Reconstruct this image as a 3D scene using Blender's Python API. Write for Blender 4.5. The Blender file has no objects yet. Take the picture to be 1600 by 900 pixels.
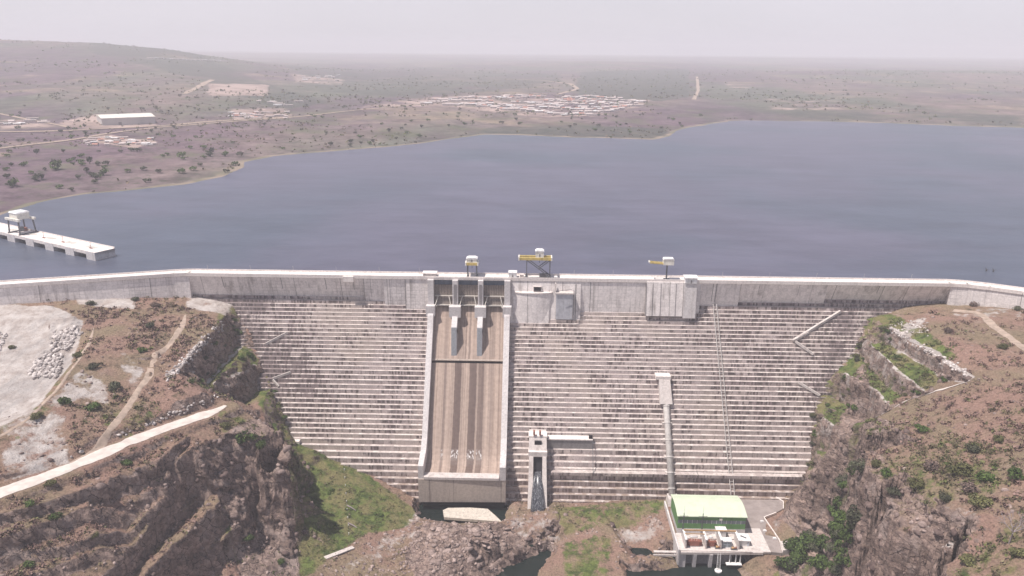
import bpy, math, random
import numpy as np
from mathutils import geometry, Vector
random.seed(7); rng = np.random.default_rng(11)
R = math.radians
scn = bpy.context.scene
COL = scn.collection
# ------------------------------------------------------------------ camera
PITCH, YAW, ROLL = R(17.4), R(-1.2), R(0.45)
CAMLOC = np.array([0., 0., 250.]); FOC = 1200.
fw = np.array([math.sin(YAW)*math.cos(PITCH), math.cos(YAW)*math.cos(PITCH), -math.sin(PITCH)])
rt0 = np.array([math.cos(YAW), -math.sin(YAW), 0.]); up0 = np.cross(rt0, fw)
rt = rt0*math.cos(ROLL)+up0*math.sin(ROLL); up = np.cross(rt, fw)
cd = bpy.data.cameras.new('camera'); cam = bpy.data.objects.new('camera', cd); COL.objects.link(cam)
from mathutils import Matrix
M = Matrix(((rt[0], up[0], -fw[0], 0), (rt[1], up[1], -fw[1], 0), (rt[2], up[2], -fw[2], CAMLOC[2]), (0, 0, 0, 1)))
cam.matrix_world = M
cd.sensor_width = 36; cd.lens = 36*FOC/1600; cd.clip_start = 1; cd.clip_end = 60000
scn.camera = cam
# ------------------------------------------------------------------ light
SUN_EL, SUN_AZ_VEC = R(67), np.array([-0.91, -0.41])
sunvec = Vector((SUN_AZ_VEC[0]*math.cos(SUN_EL), SUN_AZ_VEC[1]*math.cos(SUN_EL), math.sin(SUN_EL))).normalized()
w = bpy.data.worlds.new('World'); scn.world = w; w.use_nodes = True
nt = w.node_tree; bg = nt.nodes['Background']
sky = nt.nodes.new('ShaderNodeTexSky'); sky.sky_type = 'NISHITA'; sky.sun_disc = False
sky.sun_elevation = SUN_EL; sky.sun_rotation = math.atan2(sunvec.x, sunvec.y)
sky.air_density = 1.0; sky.dust_density = 4.0; sky.ozone_density = 1.0; sky.altitude = 1000
# thin high cloud veil over the whole sky
tc = nt.nodes.new('ShaderNodeTexCoord'); mp = nt.nodes.new('ShaderNodeMapping'); mp.inputs['Scale'].default_value = (1, 1, 5)
nz = nt.nodes.new('ShaderNodeTexNoise'); nz.inputs['Scale'].default_value = 2.2; nz.inputs['Detail'].default_value = 5
rp = nt.nodes.new('ShaderNodeMapRange'); rp.inputs[1].default_value = .3; rp.inputs[2].default_value = .7; rp.inputs[3].default_value = .78; rp.inputs[4].default_value = .9
mx = nt.nodes.new('ShaderNodeMix'); mx.data_type = 'RGBA'; mx.inputs['B'].default_value = (9.1, 8.65, 9.35, 1)
nt.links.new(tc.outputs['Generated'], mp.inputs[0]); nt.links.new(mp.outputs[0], nz.inputs['Vector'])
nt.links.new(nz.outputs['Fac'], rp.inputs[0])
sz = nt.nodes.new('ShaderNodeSeparateXYZ'); nt.links.new(tc.outputs['Generated'], sz.inputs[0])
el = nt.nodes.new('ShaderNodeMapRange'); el.inputs[1].default_value = .06; el.inputs[2].default_value = .30; el.inputs[3].default_value = 1.0; el.inputs[4].default_value = .12
ml = nt.nodes.new('ShaderNodeMath'); ml.operation = 'MULTIPLY'
nt.links.new(sz.outputs[2], el.inputs[0]); nt.links.new(el.outputs[0], ml.inputs[0]); nt.links.new(rp.outputs[0], ml.inputs[1])
nt.links.new(ml.outputs[0], mx.inputs['Factor'])
nt.links.new(sky.outputs[0], mx.inputs['A']); nt.links.new(mx.outputs['Result'], bg.inputs['Color'])
bg.inputs['Strength'].default_value = 0.085
sl = bpy.data.lights.new('sun', 'SUN'); sl.energy = 5.0; sl.angle = R(0.6); sl.color = (1, .93, .87)
so = bpy.data.objects.new('sun', sl); COL.objects.link(so)
so.rotation_euler = (-sunvec).to_track_quat('-Z', 'Y').to_euler()
scn.view_settings.view_transform = 'Standard'; scn.view_settings.look = 'None'
scn.view_settings.exposure = 0.10; scn.view_settings.gamma = 1
scn.render.engine = 'CYCLES'
scn.cycles.max_bounces = 5; scn.cycles.diffuse_bounces = 2; scn.cycles.glossy_bounces = 2; scn.cycles.volume_bounces = 2
scn.cycles.use_denoising = True

# ------------------------------------------------------------------ helpers
def ray(u, v): return fw+(u-800)/FOC*rt-(v-450)/FOC*up
def px(u, v, z):                       # a photo pixel at a known height -> a point of the place
    d = ray(u, v); t = (z-CAMLOC[2])/d[2]; return CAMLOC+d*t
FZ, FY, FS = 99.2, 475., .7            # dam face: y = FY - FS*(FZ-z)
def onface(u, v):
    d = ray(u, v); t = (FY-FS*FZ-(CAMLOC[1]-FS*CAMLOC[2]))/(d[1]-FS*d[2]); return CAMLOC+d*t
def zk(k): return FZ-(min(k, 20)*2.2+min(max(k-20, 0), 14)*2.5+max(k-34, 0)*3.1)
def facey(z): return FY-FS*(FZ-z)

def _h(ix, iy, seed):
    n = (ix.astype(np.int64)*374761393+iy.astype(np.int64)*668265263+seed*974711) & 0xffffffff
    n = ((n ^ (n >> 13))*1274126177) & 0xffffffff
    return ((n ^ (n >> 16)) & 0xffff)/65535.
def vn(x, y, seed=0):
    x = np.asarray(x, float); y = np.asarray(y, float)
    ix = np.floor(x); iy = np.floor(y); fx = x-ix; fy = y-iy
    fx = fx*fx*(3-2*fx); fy = fy*fy*(3-2*fy); ix = ix.astype(np.int64); iy = iy.astype(np.int64)
    a = _h(ix, iy, seed); b = _h(ix+1, iy, seed); c = _h(ix, iy+1, seed); d = _h(ix+1, iy+1, seed)
    return (a*(1-fx)+b*fx)*(1-fy)+(c*(1-fx)+d*fx)*fy
def fbm(x, y, sc, octs=4, seed=0):     # -1..1
    s = 0; a = 1; t = 0; x = np.asarray(x)/sc; y = np.asarray(y)/sc
    for i in range(octs):
        s = s+a*(vn(x+17*i, y-9*i, seed+i)*2-1); t += a; a *= .5; x = x*2.03; y = y*2.03
    return s/t
def sm(a, b, x):
    t = np.clip((np.asarray(x)-a)/(b-a), 0, 1); return t*t*(3-2*t)

def tag(o, label=None, cat=None, group=None, kind=None):
    if label: o['label'] = label
    if cat: o['category'] = cat
    if group: o['group'] = group
    if kind: o['kind'] = kind
    return o
def thing(name, label, cat, loc=(0, 0, 0), rotz=0, group=None):
    o = bpy.data.objects.new(name, None); COL.objects.link(o); o.location = loc; o.rotation_euler = (0, 0, rotz)
    o.empty_display_size = 2
    return tag(o, label, cat, group)
def copy_tree(o, parent=None):
    c = o.copy(); COL.objects.link(c)
    if parent: c.parent = parent
    for ch in list(o.children): copy_tree(ch, c)
    return c
ROOTLOC = {}
def wloc(p):
    l = Vector((0, 0, 0))
    while p is not None: l = l+Vector(p.location); p = p.parent
    return l
class MB:
    def __init__(s): s.v = []; s.f = []; s.m = []; s.mi = 0
    def add(s, vs, fs):
        b = len(s.v); s.v += [tuple(map(float, p)) for p in vs]
        for f in fs: s.f.append([b+i for i in f]); s.m.append(s.mi)
    def box(s, x0, x1, y0, y1, z0, z1):
        s.hexa([(x0, y0, z0), (x1, y0, z0), (x1, y1, z0), (x0, y1, z0)], [(x0, y0, z1), (x1, y0, z1), (x1, y1, z1), (x0, y1, z1)]); return s
    def hexa(s, a, b):
        s.add(list(a)+list(b), [(3, 2, 1, 0), (4, 5, 6, 7), (0, 1, 5, 4), (1, 2, 6, 5), (2, 3, 7, 6), (3, 0, 4, 7)]); return s
    def loft(s, rings, caps=True):      # rings of equal length
        n = len(rings[0]); b = len(s.v)
        for r in rings: s.v += [tuple(map(float, p)) for p in r]
        for i in range(len(rings)-1):
            for j in range(n):
                s.f.append([b+i*n+j, b+i*n+(j+1) % n, b+(i+1)*n+(j+1) % n, b+(i+1)*n+j]); s.m.append(s.mi)
        if caps:
            s.f.append([b+j for j in range(n)][::-1]); s.m.append(s.mi)
            s.f.append([b+(len(rings)-1)*n+j for j in range(n)]); s.m.append(s.mi)
        return s
    def profx(s, prof, x0, x1):         # (y,z) outline extruded along x
        return s.loft([[(x0, y, z) for y, z in prof], [(x1, y, z) for y, z in prof]])
    def beam(s, p, q, wd, ht=None):
        ht = ht or wd; p = Vector(p); q = Vector(q); d = (q-p).normalized()
        a = d.cross(Vector((0, 0, 1)))
        if a.length < .05: a = Vector((1, 0, 0))
        a.normalize(); b = a.cross(d).normalized(); a = a*wd/2; b = b*ht/2
        return s.loft([[p-a-b, p+a-b, p+a+b, p-a+b], [q-a-b, q+a-b, q+a+b, q-a+b]])
    def tube(s, pts, r, n=10):
        rr = r if isinstance(r, (list, tuple)) else [r]*len(pts); rings = []
        for i, p in enumerate(pts):
            p = Vector(p); d = (Vector(pts[min(i+1, len(pts)-1)])-Vector(pts[max(i-1, 0)])).normalized()
            a = d.cross(Vector((0, 0, 1)))
            if a.length < .05: a = Vector((1, 0, 0))
            a.normalize(); b = d.cross(a).normalized()
            rings.append([p+a*rr[i]*math.cos(t*2*math.pi/n)+b*rr[i]*math.sin(t*2*math.pi/n) for t in range(n)])
        return s.loft(rings)
    def build(s, name, mats, parent=None, local=False, smooth=False):
        me = bpy.data.meshes.new(name)
        v = s.v
        if parent is not None and not local:
            l = wloc(parent); v = [(a-l[0], b-l[1], c-l[2]) for a, b, c in v]
        me.from_pydata(v, [], s.f)
        for m in (mats if isinstance(mats, (list, tuple)) else [mats]): me.materials.append(m)
        me.polygons.foreach_set('material_index', s.m)
        if smooth: me.polygons.foreach_set('use_smooth', [True]*len(me.polygons))
        me.update()
        o = bpy.data.objects.new(name, me); COL.objects.link(o)
        if parent is not None: o.parent = parent
        return o
def npmesh(name, v, f, mats, parent=None, attrs=None, smooth=False, tri=False, mi=None):
    me = bpy.data.meshes.new(name); k = f.shape[1]
    me.vertices.add(len(v)); me.vertices.foreach_set('co', np.asarray(v, np.float32).ravel())
    me.loops.add(f.size); me.loops.foreach_set('vertex_index', f.ravel().astype(np.int32))
    me.polygons.add(len(f)); me.polygons.foreach_set('loop_start', np.arange(0, f.size, k, dtype=np.int32))
    me.update(calc_edges=True)
    for m in (mats if isinstance(mats, (list, tuple)) else [mats]): me.materials.append(m)
    if smooth: me.polygons.foreach_set('use_smooth', np.ones(len(f), bool))
    if mi is not None: me.polygons.foreach_set('material_index', mi.astype(np.int32))
    for n, a in (attrs or {}).items():
        at = me.attributes.new(n, 'FLOAT', 'POINT'); at.data.foreach_set('value', np.asarray(a, np.float32).ravel())
    me.update()
    o = bpy.data.objects.new(name, me); COL.objects.link(o)
    if parent is not None: o.parent = parent
    return o

# ------------------------------------------------------------------ materials (small node language)
class NT:
    def __init__(s, name, rough=.85, spec=.25):
        s.mat = bpy.data.materials.new(name); s.mat.use_nodes = True; s.t = s.mat.node_tree
        s.b = s.t.nodes['Principled BSDF']; s.b.inputs['Roughness'].default_value = rough
        s.b.inputs['Specular IOR Level'].default_value = spec
        s.g = s.t.nodes.new('ShaderNodeNewGeometry'); s.P = s.g.outputs['Position']; s.N = s.g.outputs['Normal']
    def put(s, inp, x):
        if isinstance(x, (int, float)):
            inp.default_value = x if not hasattr(inp.default_value, '__len__') else (x,)*len(inp.default_value)
        elif isinstance(x, (tuple, list)): inp.default_value = tuple(x) if len(inp.default_value) == len(x) else tuple(x)+(1,)
        else: s.t.links.new(x, inp)
    def m(s, op, a, b=0, c=0, clamp=False):
        n = s.t.nodes.new('ShaderNodeMath'); n.operation = op; n.use_clamp = clamp
        s.put(n.inputs[0], a); s.put(n.inputs[1], b); s.put(n.inputs[2], c); return n.outputs[0]
    def vm(s, op, a, b=(0, 0, 0)):
        n = s.t.nodes.new('ShaderNodeVectorMath'); n.operation = op; s.put(n.inputs[0], a); s.put(n.inputs[1], b); return n.outputs[0]
    def sep(s, a):
        n = s.t.nodes.new('ShaderNodeSeparateXYZ'); s.put(n.inputs[0], a); return n.outputs
    def comb(s, x, y, z):
        n = s.t.nodes.new('ShaderNodeCombineXYZ'); s.put(n.inputs[0], x); s.put(n.inputs[1], y); s.put(n.inputs[2], z); return n.outputs[0]
    def noise(s, scale, detail=4, rough=.55, vec=None, stretch=None):
        n = s.t.nodes.new('ShaderNodeTexNoise'); v = s.P if vec is None else vec
        if stretch: v = s.vm('MULTIPLY', v, stretch)
        s.put(n.inputs['Vector'], v); n.inputs['Scale'].default_value = scale; n.inputs['Detail'].default_value = detail
        n.inputs['Roughness'].default_value = rough; return n.outputs['Fac']
    def vor(s, scale, stretch=None, feat='F1', out='Distance', vec=None, rnd=1):
        n = s.t.nodes.new('ShaderNodeTexVoronoi'); v = s.P if vec is None else vec
        if stretch: v = s.vm('MULTIPLY', v, stretch)
        n.feature = feat; s.put(n.inputs['Vector'], v); n.inputs['Scale'].default_value = scale; n.inputs['Randomness'].default_value = rnd; return n.outputs[out]
    def white(s, vec):
        n = s.t.nodes.new('ShaderNodeTexWhiteNoise'); n.noise_dimensions = '3D'; s.put(n.inputs['Vector'], vec); return n.outputs['Value']
    def mr(s, x, a, b, c=0, d=1):
        n = s.t.nodes.new('ShaderNodeMapRange'); n.interpolation_type = 'SMOOTHSTEP'; s.put(n.inputs[0], x)
        for i, q in enumerate((a, b, c, d)): s.put(n.inputs[i+1], q)
        return n.outputs[0]
    def mix(s, f, a, b, mode='MIX'):
        n = s.t.nodes.new('ShaderNodeMix'); n.data_type = 'RGBA'; n.blend_type = mode; s.put(n.inputs['Factor'], f); s.put(n.inputs['A'], a); s.put(n.inputs['B'], b); return n.outputs['Result']
    def attr(s, name):
        n = s.t.nodes.new('ShaderNodeAttribute'); n.attribute_name = name; return n.outputs['Fac']
    def rnd(s):
        n = s.t.nodes.new('ShaderNodeObjectInfo'); return n.outputs['Random']
    def bump(s, h, dist=.3, strength=1):
        n = s.t.nodes.new('ShaderNodeBump'); s.put(n.inputs['Height'], h); n.inputs['Distance'].default_value = dist; n.inputs['Strength'].default_value = strength
        s.t.links.new(n.outputs[0], s.b.inputs['Normal'])
    def done(s, col, rough=None):
        s.put(s.b.inputs['Base Color'], col)
        if rough is not None: s.put(s.b.inputs['Roughness'], rough)
        return s.mat
def flat(name, col, rough=.6, var=.12, scale=.4, metal=0, dirt=.25):
    n = NT(name, rough); a = n.noise(scale, 5); b = n.noise(scale*.5, 4, stretch=(3, 3, .5))
    f = n.mr(a, .3, .7, 1-var, 1+var); g = n.mr(b, .45, .75, 1, 1-dirt)
    n.b.inputs['Metallic'].default_value = metal
    return n.done(n.mix(1, n.mix(1, col, f, 'MULTIPLY'), g, 'MULTIPLY'))

def concrete(name, base=(.76, .70, .675), dark=(.16, .13, .12), amt=.6, panel=True, joint=15.):
    n = NT(name, .9); x, y, z = n.sep(n.P)[:3]
    st = n.noise(.35, 5, stretch=(1, 1, .12)); big = n.noise(.03, 3)
    stain = n.m('MULTIPLY', n.mr(st, .46, .74), n.mr(big, .35, .65, .25, 1))
    c = n.mix(n.m('MULTIPLY', stain, amt), base, dark)
    c = n.mix(1, c, n.mr(n.noise(.9, 5), .25, .75, .86, 1.12), 'MULTIPLY')
    if panel:
        def line(q, per, wd, seed):
            fr = n.m('FRACT', n.m('DIVIDE', q, per)); return n.m('LESS_THAN', fr, wd/per)
        lh = line(z, 2.4, .22, 0); lv = line(x, 3.0, .22, 0); L = n.m('MAXIMUM', lh, lv)
        cell = n.white(n.comb(n.m('FLOOR', n.m('DIVIDE', x, 3.0)), 0, n.m('FLOOR', n.m('DIVIDE', z, 2.4))))
        patch = n.mr(n.noise(.035, 3, stretch=(1, 1, .6)), .46, .62, .06, .42)
        c = n.mix(n.m('MULTIPLY', L, patch), c, dark)
        c = n.mix(1, c, n.mr(cell, 0, 1, .93, 1.06), 'MULTIPLY')
    if joint:
        wn = n.white(n.comb(n.m('FLOOR', n.m('DIVIDE', x, joint)), 1, 7))
        fr = n.m('FRACT', n.m('DIVIDE', x, joint)); jl = n.m('LESS_THAN', fr, .5/joint)
        c = n.mix(n.m('MULTIPLY', jl, n.mr(wn, .25, .8, .05, .5)), c, (.07, .06, .06))
    return n.done(c)

def stepped_mat():
    n = NT('stained_step_concrete', .92); x, y, z = n.sep(n.P)[:3]; nzv = n.sep(n.N)[2]
    up_ = n.m('GREATER_THAN', nzv, .5)
    def kof(t): return n.m('ADD', n.m('DIVIDE', n.m('MINIMUM', t, 44), 2.2), n.m('ADD', n.m('DIVIDE', n.m('MINIMUM', n.m('MAXIMUM', n.m('SUBTRACT', t, 44), 0), 35), 2.5), n.m('DIVIDE', n.m('MAXIMUM', n.m('SUBTRACT', t, 79), 0), 3.1)))
    k = n.m('FLOOR', kof(n.m('SUBTRACT', FZ+.2, z)))
    fz = n.m('FRACT', kof(n.m('SUBTRACT', FZ+.02, z)))
    wob = n.m('MULTIPLY', n.m('SUBTRACT', n.noise(.9, 3, .7), .5), 1.6)
    wx = n.m('ADD', n.m('ADD', n.m('MULTIPLY', n.white(n.comb(k, 3, 3)), 6), x), wob)
    cell = n.white(n.comb(n.m('FLOOR', n.m('DIVIDE', wx, .95)), k, 0))
    cell2 = n.white(n.comb(n.m('FLOOR', n.m('DIVIDE', wx, 3.7)), k, 5))
    colm = n.white(n.comb(n.m('FLOOR', n.m('DIVIDE', n.m('ADD', x, wob), 1.9)), n.m('FLOOR', n.m('DIVIDE', k, 3)), 9))
    rowd = n.white(n.comb(n.m('FLOOR', n.m('DIVIDE', n.m('ADD', x, n.m('MULTIPLY', k, 7)), 23)), k, 2))
    zone = n.noise(.022, 4, .6); zone2 = n.noise(.07, 4, .6, stretch=(1, 1, 1.5)); vst = n.noise(.22, 3, .6, stretch=(1, .05, .05))
    # share of blackened panels: high in blotches, along the abutments and near the toe
    edgeL = n.mr(n.m('ADD', x, n.m('MULTIPLY', z, .75)), -112, -84, 1, 0)
    edgeR = n.mr(n.m('SUBTRACT', x, n.m('MULTIPLY', z, .5)), 140, 166, 0, 1)
    edgeR = n.m('MULTIPLY', edgeR, n.mr(z, 36, 48))
    edgeL = n.m('MULTIPLY', edgeL, n.mr(z, 36, 46)); bl_ = n.mr(n.noise(.07, 4, .7), .36, .58)
    edgeL = n.m('MULTIPLY', edgeL, bl_); edgeR = n.m('MULTIPLY', edgeR, bl_)
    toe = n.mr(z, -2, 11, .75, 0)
    d = n.m('ADD', n.m('MULTIPLY', n.mr(zone, .42, .66), .34), n.m('MULTIPLY', n.mr(zone2, .44, .64), .42))
    d = n.m('ADD', d, n.m('MULTIPLY', n.mr(n.m('ADD', n.m('ABSOLUTE', n.m('ADD', x, 10)), n.m('MULTIPLY', n.noise(.03, 4, .7), 60)), 110, 210), n.m('MULTIPLY', n.mr(z, 30, 70), .22)))
    d = n.m('ADD', d, n.m('MULTIPLY', n.mr(vst, .5, .72), .20))
    d = n.m('ADD', d, n.m('MULTIPLY', n.m('MAXIMUM', edgeL, edgeR), .62))
    d = n.m('ADD', d, n.m('MULTIPLY', toe, .3), clamp=True)
    mixcell = n.m('ADD', n.m('ADD', n.m('MULTIPLY', cell, .42), n.m('MULTIPLY', cell2, .2)), n.m('ADD', n.m('MULTIPLY', colm, .26), n.m('MULTIPLY', rowd, .14)))
    blk = n.mr(n.m('SUBTRACT', n.m('ADD', d, .11), mixcell), -.17, .15, 0, 1)
    fine = n.noise(1.3, 4, .65, stretch=(1.6, 1, .45))
    c = n.mix(n.mr(fine, .3, .7), (.64, .56, .53), (.42, .35, .335))
    c = n.mix(1, c, n.mr(cell2, 0, 1, .80, 1.12), 'MULTIPLY'); c = n.mix(1, c, n.mr(n.noise(.02, 5, .7), .38, .62, .82, 1.08), 'MULTIPLY')
    warm = n.mr(n.noise(.03, 3), .45, .65)
    c = n.mix(n.m('MULTIPLY', warm, .4), c, (.60, .51, .42))
    dk = n.mix(n.mr(cell, 0, 1), (.065, .048, .050), (.36, .285, .28))
    c = n.mix(n.m('MULTIPLY', blk, .84), c, dk)
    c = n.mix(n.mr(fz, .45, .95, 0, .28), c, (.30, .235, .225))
    # riser darker towards its foot, paler just at the lip
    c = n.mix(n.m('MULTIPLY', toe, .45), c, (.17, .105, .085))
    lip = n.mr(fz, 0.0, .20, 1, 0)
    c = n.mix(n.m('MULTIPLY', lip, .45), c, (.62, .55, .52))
    tr = n.mix(n.mr(n.noise(.35, 5, .7), .32, .7), (.68, .615, .58), (.40, .335, .315))
    tr = n.mix(n.m('MULTIPLY', n.mr(cell2, .55, .95), .45), tr, (.33, .27, .26))
    edg = n.m('MAXIMUM', edgeL, edgeR)
    tr = n.mix(n.m('MULTIPLY', n.mr(n.m('SUBTRACT', n.m('ADD', n.m('MULTIPLY', edg, .62), n.m('MULTIPLY', d, .3)), mixcell), -.1, .1), .8), tr, (.17, .13, .13))
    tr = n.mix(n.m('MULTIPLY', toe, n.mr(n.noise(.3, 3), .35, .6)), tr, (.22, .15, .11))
    return n.done(n.mix(up_, c, tr))

def terrain_mat():
    n = NT('hillside_soil_and_rock', .95, .15); x, y, z = n.sep(n.P)[:3]; nzv = n.sep(n.N)[2]
    gr = n.attr('green'); pa = n.attr('pale'); rk = n.attr('rock')
    a = n.noise(.035, 5, .6); b = n.noise(.22, 5, .65); c1 = n.noise(1.1, 4, .7)
    soil = n.mix(n.mr(a, .36, .64), (.300, .190, .152), (.250, .190, .128))
    soil = n.mix(n.mr(b, .52, .72), soil, (.120, .092, .062))
    soil = n.mix(n.m('MULTIPLY', n.mr(n.noise(.09, 5, .7), .55, .72), .55), soil, (.37, .275, .235))
    soil = n.mix(1, soil, n.mr(c1, .25, .75, .66, 1.3), 'MULTIPLY')
    grn = n.mix(n.mr(b, .35, .65), (.150, .185, .055), (.058, .082, .028))
    grn = n.mix(n.m('MULTIPLY', n.mr(n.noise(.07, 5, .7), .44, .6), .8), grn, (.225, .190, .095))
    grn = n.mix(1, grn, n.mr(c1, .25, .75, .7, 1.25), 'MULTIPLY')
    gsel = n.mr(n.m('ADD', gr, n.m('MULTIPLY', n.m('SUBTRACT', n.noise(.16, 6, .72), .5), 1.9)), .36, .70)
    c = n.mix(gsel, soil, grn)
    pale = n.mix(n.mr(n.noise(.15, 5, .65), .3, .7), (.60, .55, .52), (.38, .32, .29))
    pale = n.mix(n.mr(n.noise(.05, 5, .7, stretch=(1, .35, 1)), .48, .62, 0, .6), pale, (.36, .33, .32))
    psel = n.mr(n.m('ADD', pa, n.m('MULTIPLY', n.m('SUBTRACT', n.noise(.10, 6, .72), .5), 1.7)), .38, .66)
    c = n.mix(psel, c, pale)
    # rock: strata + vertical streaks
    wv = n.vm('ADD', n.P, n.vm('MULTIPLY', n.comb(n.noise(.35, 3), n.noise(.29, 3), n.noise(.31, 3)), (3, 3, 3)))
    xx, yy, zz = n.sep(wv)[:3]
    bed_ = n.m('ADD', zz, n.m('ADD', n.m('MULTIPLY', xx, .45), n.m('MULTIPLY', yy, .25)))
    rv = n.comb(n.m('MULTIPLY', n.m('ADD', n.m('MULTIPLY', xx, .8), n.m('MULTIPLY', yy, .6)), .55), n.m('MULTIPLY', n.m('SUBTRACT', n.m('MULTIPLY', yy, .8), n.m('MULTIPLY', xx, .6)), .4), bed_)
    cell = n.sep(n.vor(.42, vec=rv, out='Color'))[0]; cell2 = n.sep(n.vor(1.1, vec=rv, out='Color'))[1]
    fr = n.vor(.20, feat='DISTANCE_TO_EDGE', vec=rv); st = n.noise(.35, 6, .72)
    rock = n.mix(n.mr(st, .32, .68), (.370, .270, .225), (.150, .108, .098))
    rock = n.mix(1, rock, n.m('MULTIPLY', n.mr(cell, 0, 1, .74, 1.24), n.mr(cell2, 0, 1, .88, 1.12)), 'MULTIPLY')
    rock = n.mix(n.m('MULTIPLY', n.mr(n.noise(.09, 5, .65), .5, .66), .55), rock, (.40, .32, .29))
    rock = n.mix(n.mr(n.noise(.6, 5, .75), .57, .68, 0, .8), rock, (.060, .044, .044))
    rock = n.mix(n.mr(fr, .005, .028, .75, 0), rock, (.022, .016, .016))
    rsel = n.mr(n.m('ADD', nzv, n.m('MULTIPLY', n.m('SUBTRACT', n.noise(.4, 4, .7), .5), .28)), .60, .74, 1, 0)
    rsel = n.m('MULTIPLY', rsel, n.mr(n.m('ADD', gr, n.m('SUBTRACT', n.noise(.2, 4, .7), .5)), .75, 1.05, 1, .25))
    rsel = n.m('MAXIMUM', rsel, n.mr(n.m('ADD', rk, n.m('MULTIPLY', n.m('SUBTRACT', b, .5), .8)), .4, .6))
    c = n.mix(rsel, c, rock)
    n.bump(n.m('ADD', n.m('MULTIPLY', n.noise(.5, 6, .7), 1.0), n.m('MULTIPLY', cell, n.m('MULTIPLY', rsel, .5))), 1.6, 1)
    return n.done(c)

def farland_mat():
    n = NT('dry_savanna_ground', .95, .1); x, y, z = n.sep(n.P)[:3]
    sh = n.attr('shore'); ba = n.attr('bare')
    a = n.noise(.0022, 5, .6, stretch=(1, .55, 1)); b = n.noise(.011, 5, .65); c1 = n.noise(.05, 4, .7)
    c = n.mix(n.mr(a, .38, .6), (.205, .150, .142), (.125, .125, .100))
    c = n.mix(n.m('MULTIPLY', n.mr(n.noise(.0013, 4, .6, stretch=(1, .5, 1)), .46, .58), .75), c, (.135, .085, .115))
    c = n.mix(n.m('MULTIPLY', n.mr(n.noise(.004, 4, .6), .56, .68), .65), c, (.29, .22, .16))
    c = n.mix(n.mr(b, .50, .68, 0, .75), c, (.082, .086, .050))
    c = n.mix(1, c, n.mr(n.noise(.022, 6, .8), .3, .7, .52, 1.42), 'MULTIPLY'); c = n.mix(n.mr(n.noise(.035, 6, .8), .53, .62, 0, .6), c, (.075, .078, .058))
    wd_ = n.attr('wood'); c = n.mix(n.mr(n.m('ADD', wd_, n.m('MULTIPLY', n.m('SUBTRACT', n.noise(.006, 5, .7), .5), 1.2)), .35, .65, 0, .85), c, n.mix(n.mr(c1, .3, .7), (.055, .062, .055), (.11, .105, .088)))
    v = n.vor(.045); c = n.mix(n.mr(n.m('ADD', v, n.m('MULTIPLY', b, .5)), .30, .46, .6, 0), c, (.060, .068, .045))
    shc = n.mix(n.mr(n.noise(.02, 4), .4, .6), (.27, .215, .17), (.17, .155, .11))
    c = n.mix(n.mr(n.m('ADD', sh, n.m('MULTIPLY', n.m('SUBTRACT', n.noise(.03, 4), .5), .8)), .3, .6), c, shc)
    bc = n.mix(n.mr(n.noise(.02, 5), .35, .65), (.42, .32, .285), (.27, .20, .175))
    c = n.mix(n.mr(n.m('ADD', ba, n.m('MULTIPLY', n.m('SUBTRACT', n.noise(.012, 6, .75), .5), 1.9)), .42, .72), c, bc)
    return n.done(c)

def water_mat(name, base, rough=.16, wave=.12, amp=.12):
    n = NT(name, rough, .5); n.b.inputs['IOR'].default_value = 1.33
    big = n.noise(.0035, 3, .55, stretch=(1, 1.3, 1))
    n.bump(n.m('ADD', n.noise(wave, 2, .5), n.m('MULTIPLY', n.noise(wave*3, 2), .35)), amp, .7)
    c = n.mix(n.mr(big, .40, .68), base, (base[0]*.74, base[1]*.90, base[2]*.88))
    c = n.mix(1, c, n.mr(n.noise(.02, 6, .75, stretch=(.5, 1.4, 1)), .3, .7, .84, 1.16), 'MULTIPLY')
    return n.done(c, rough)

def leaf_mat(name, a, b):
    n = NT(name, .8, .2); t = n.attr('tint')
    c = n.mix(t, a, b); c = n.mix(1, c, n.mr(n.rnd(), 0, 1, .8, 1.25), 'MULTIPLY')
    n.b.inputs['Subsurface Weight'].default_value = 0
    return n.done(c)

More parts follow.
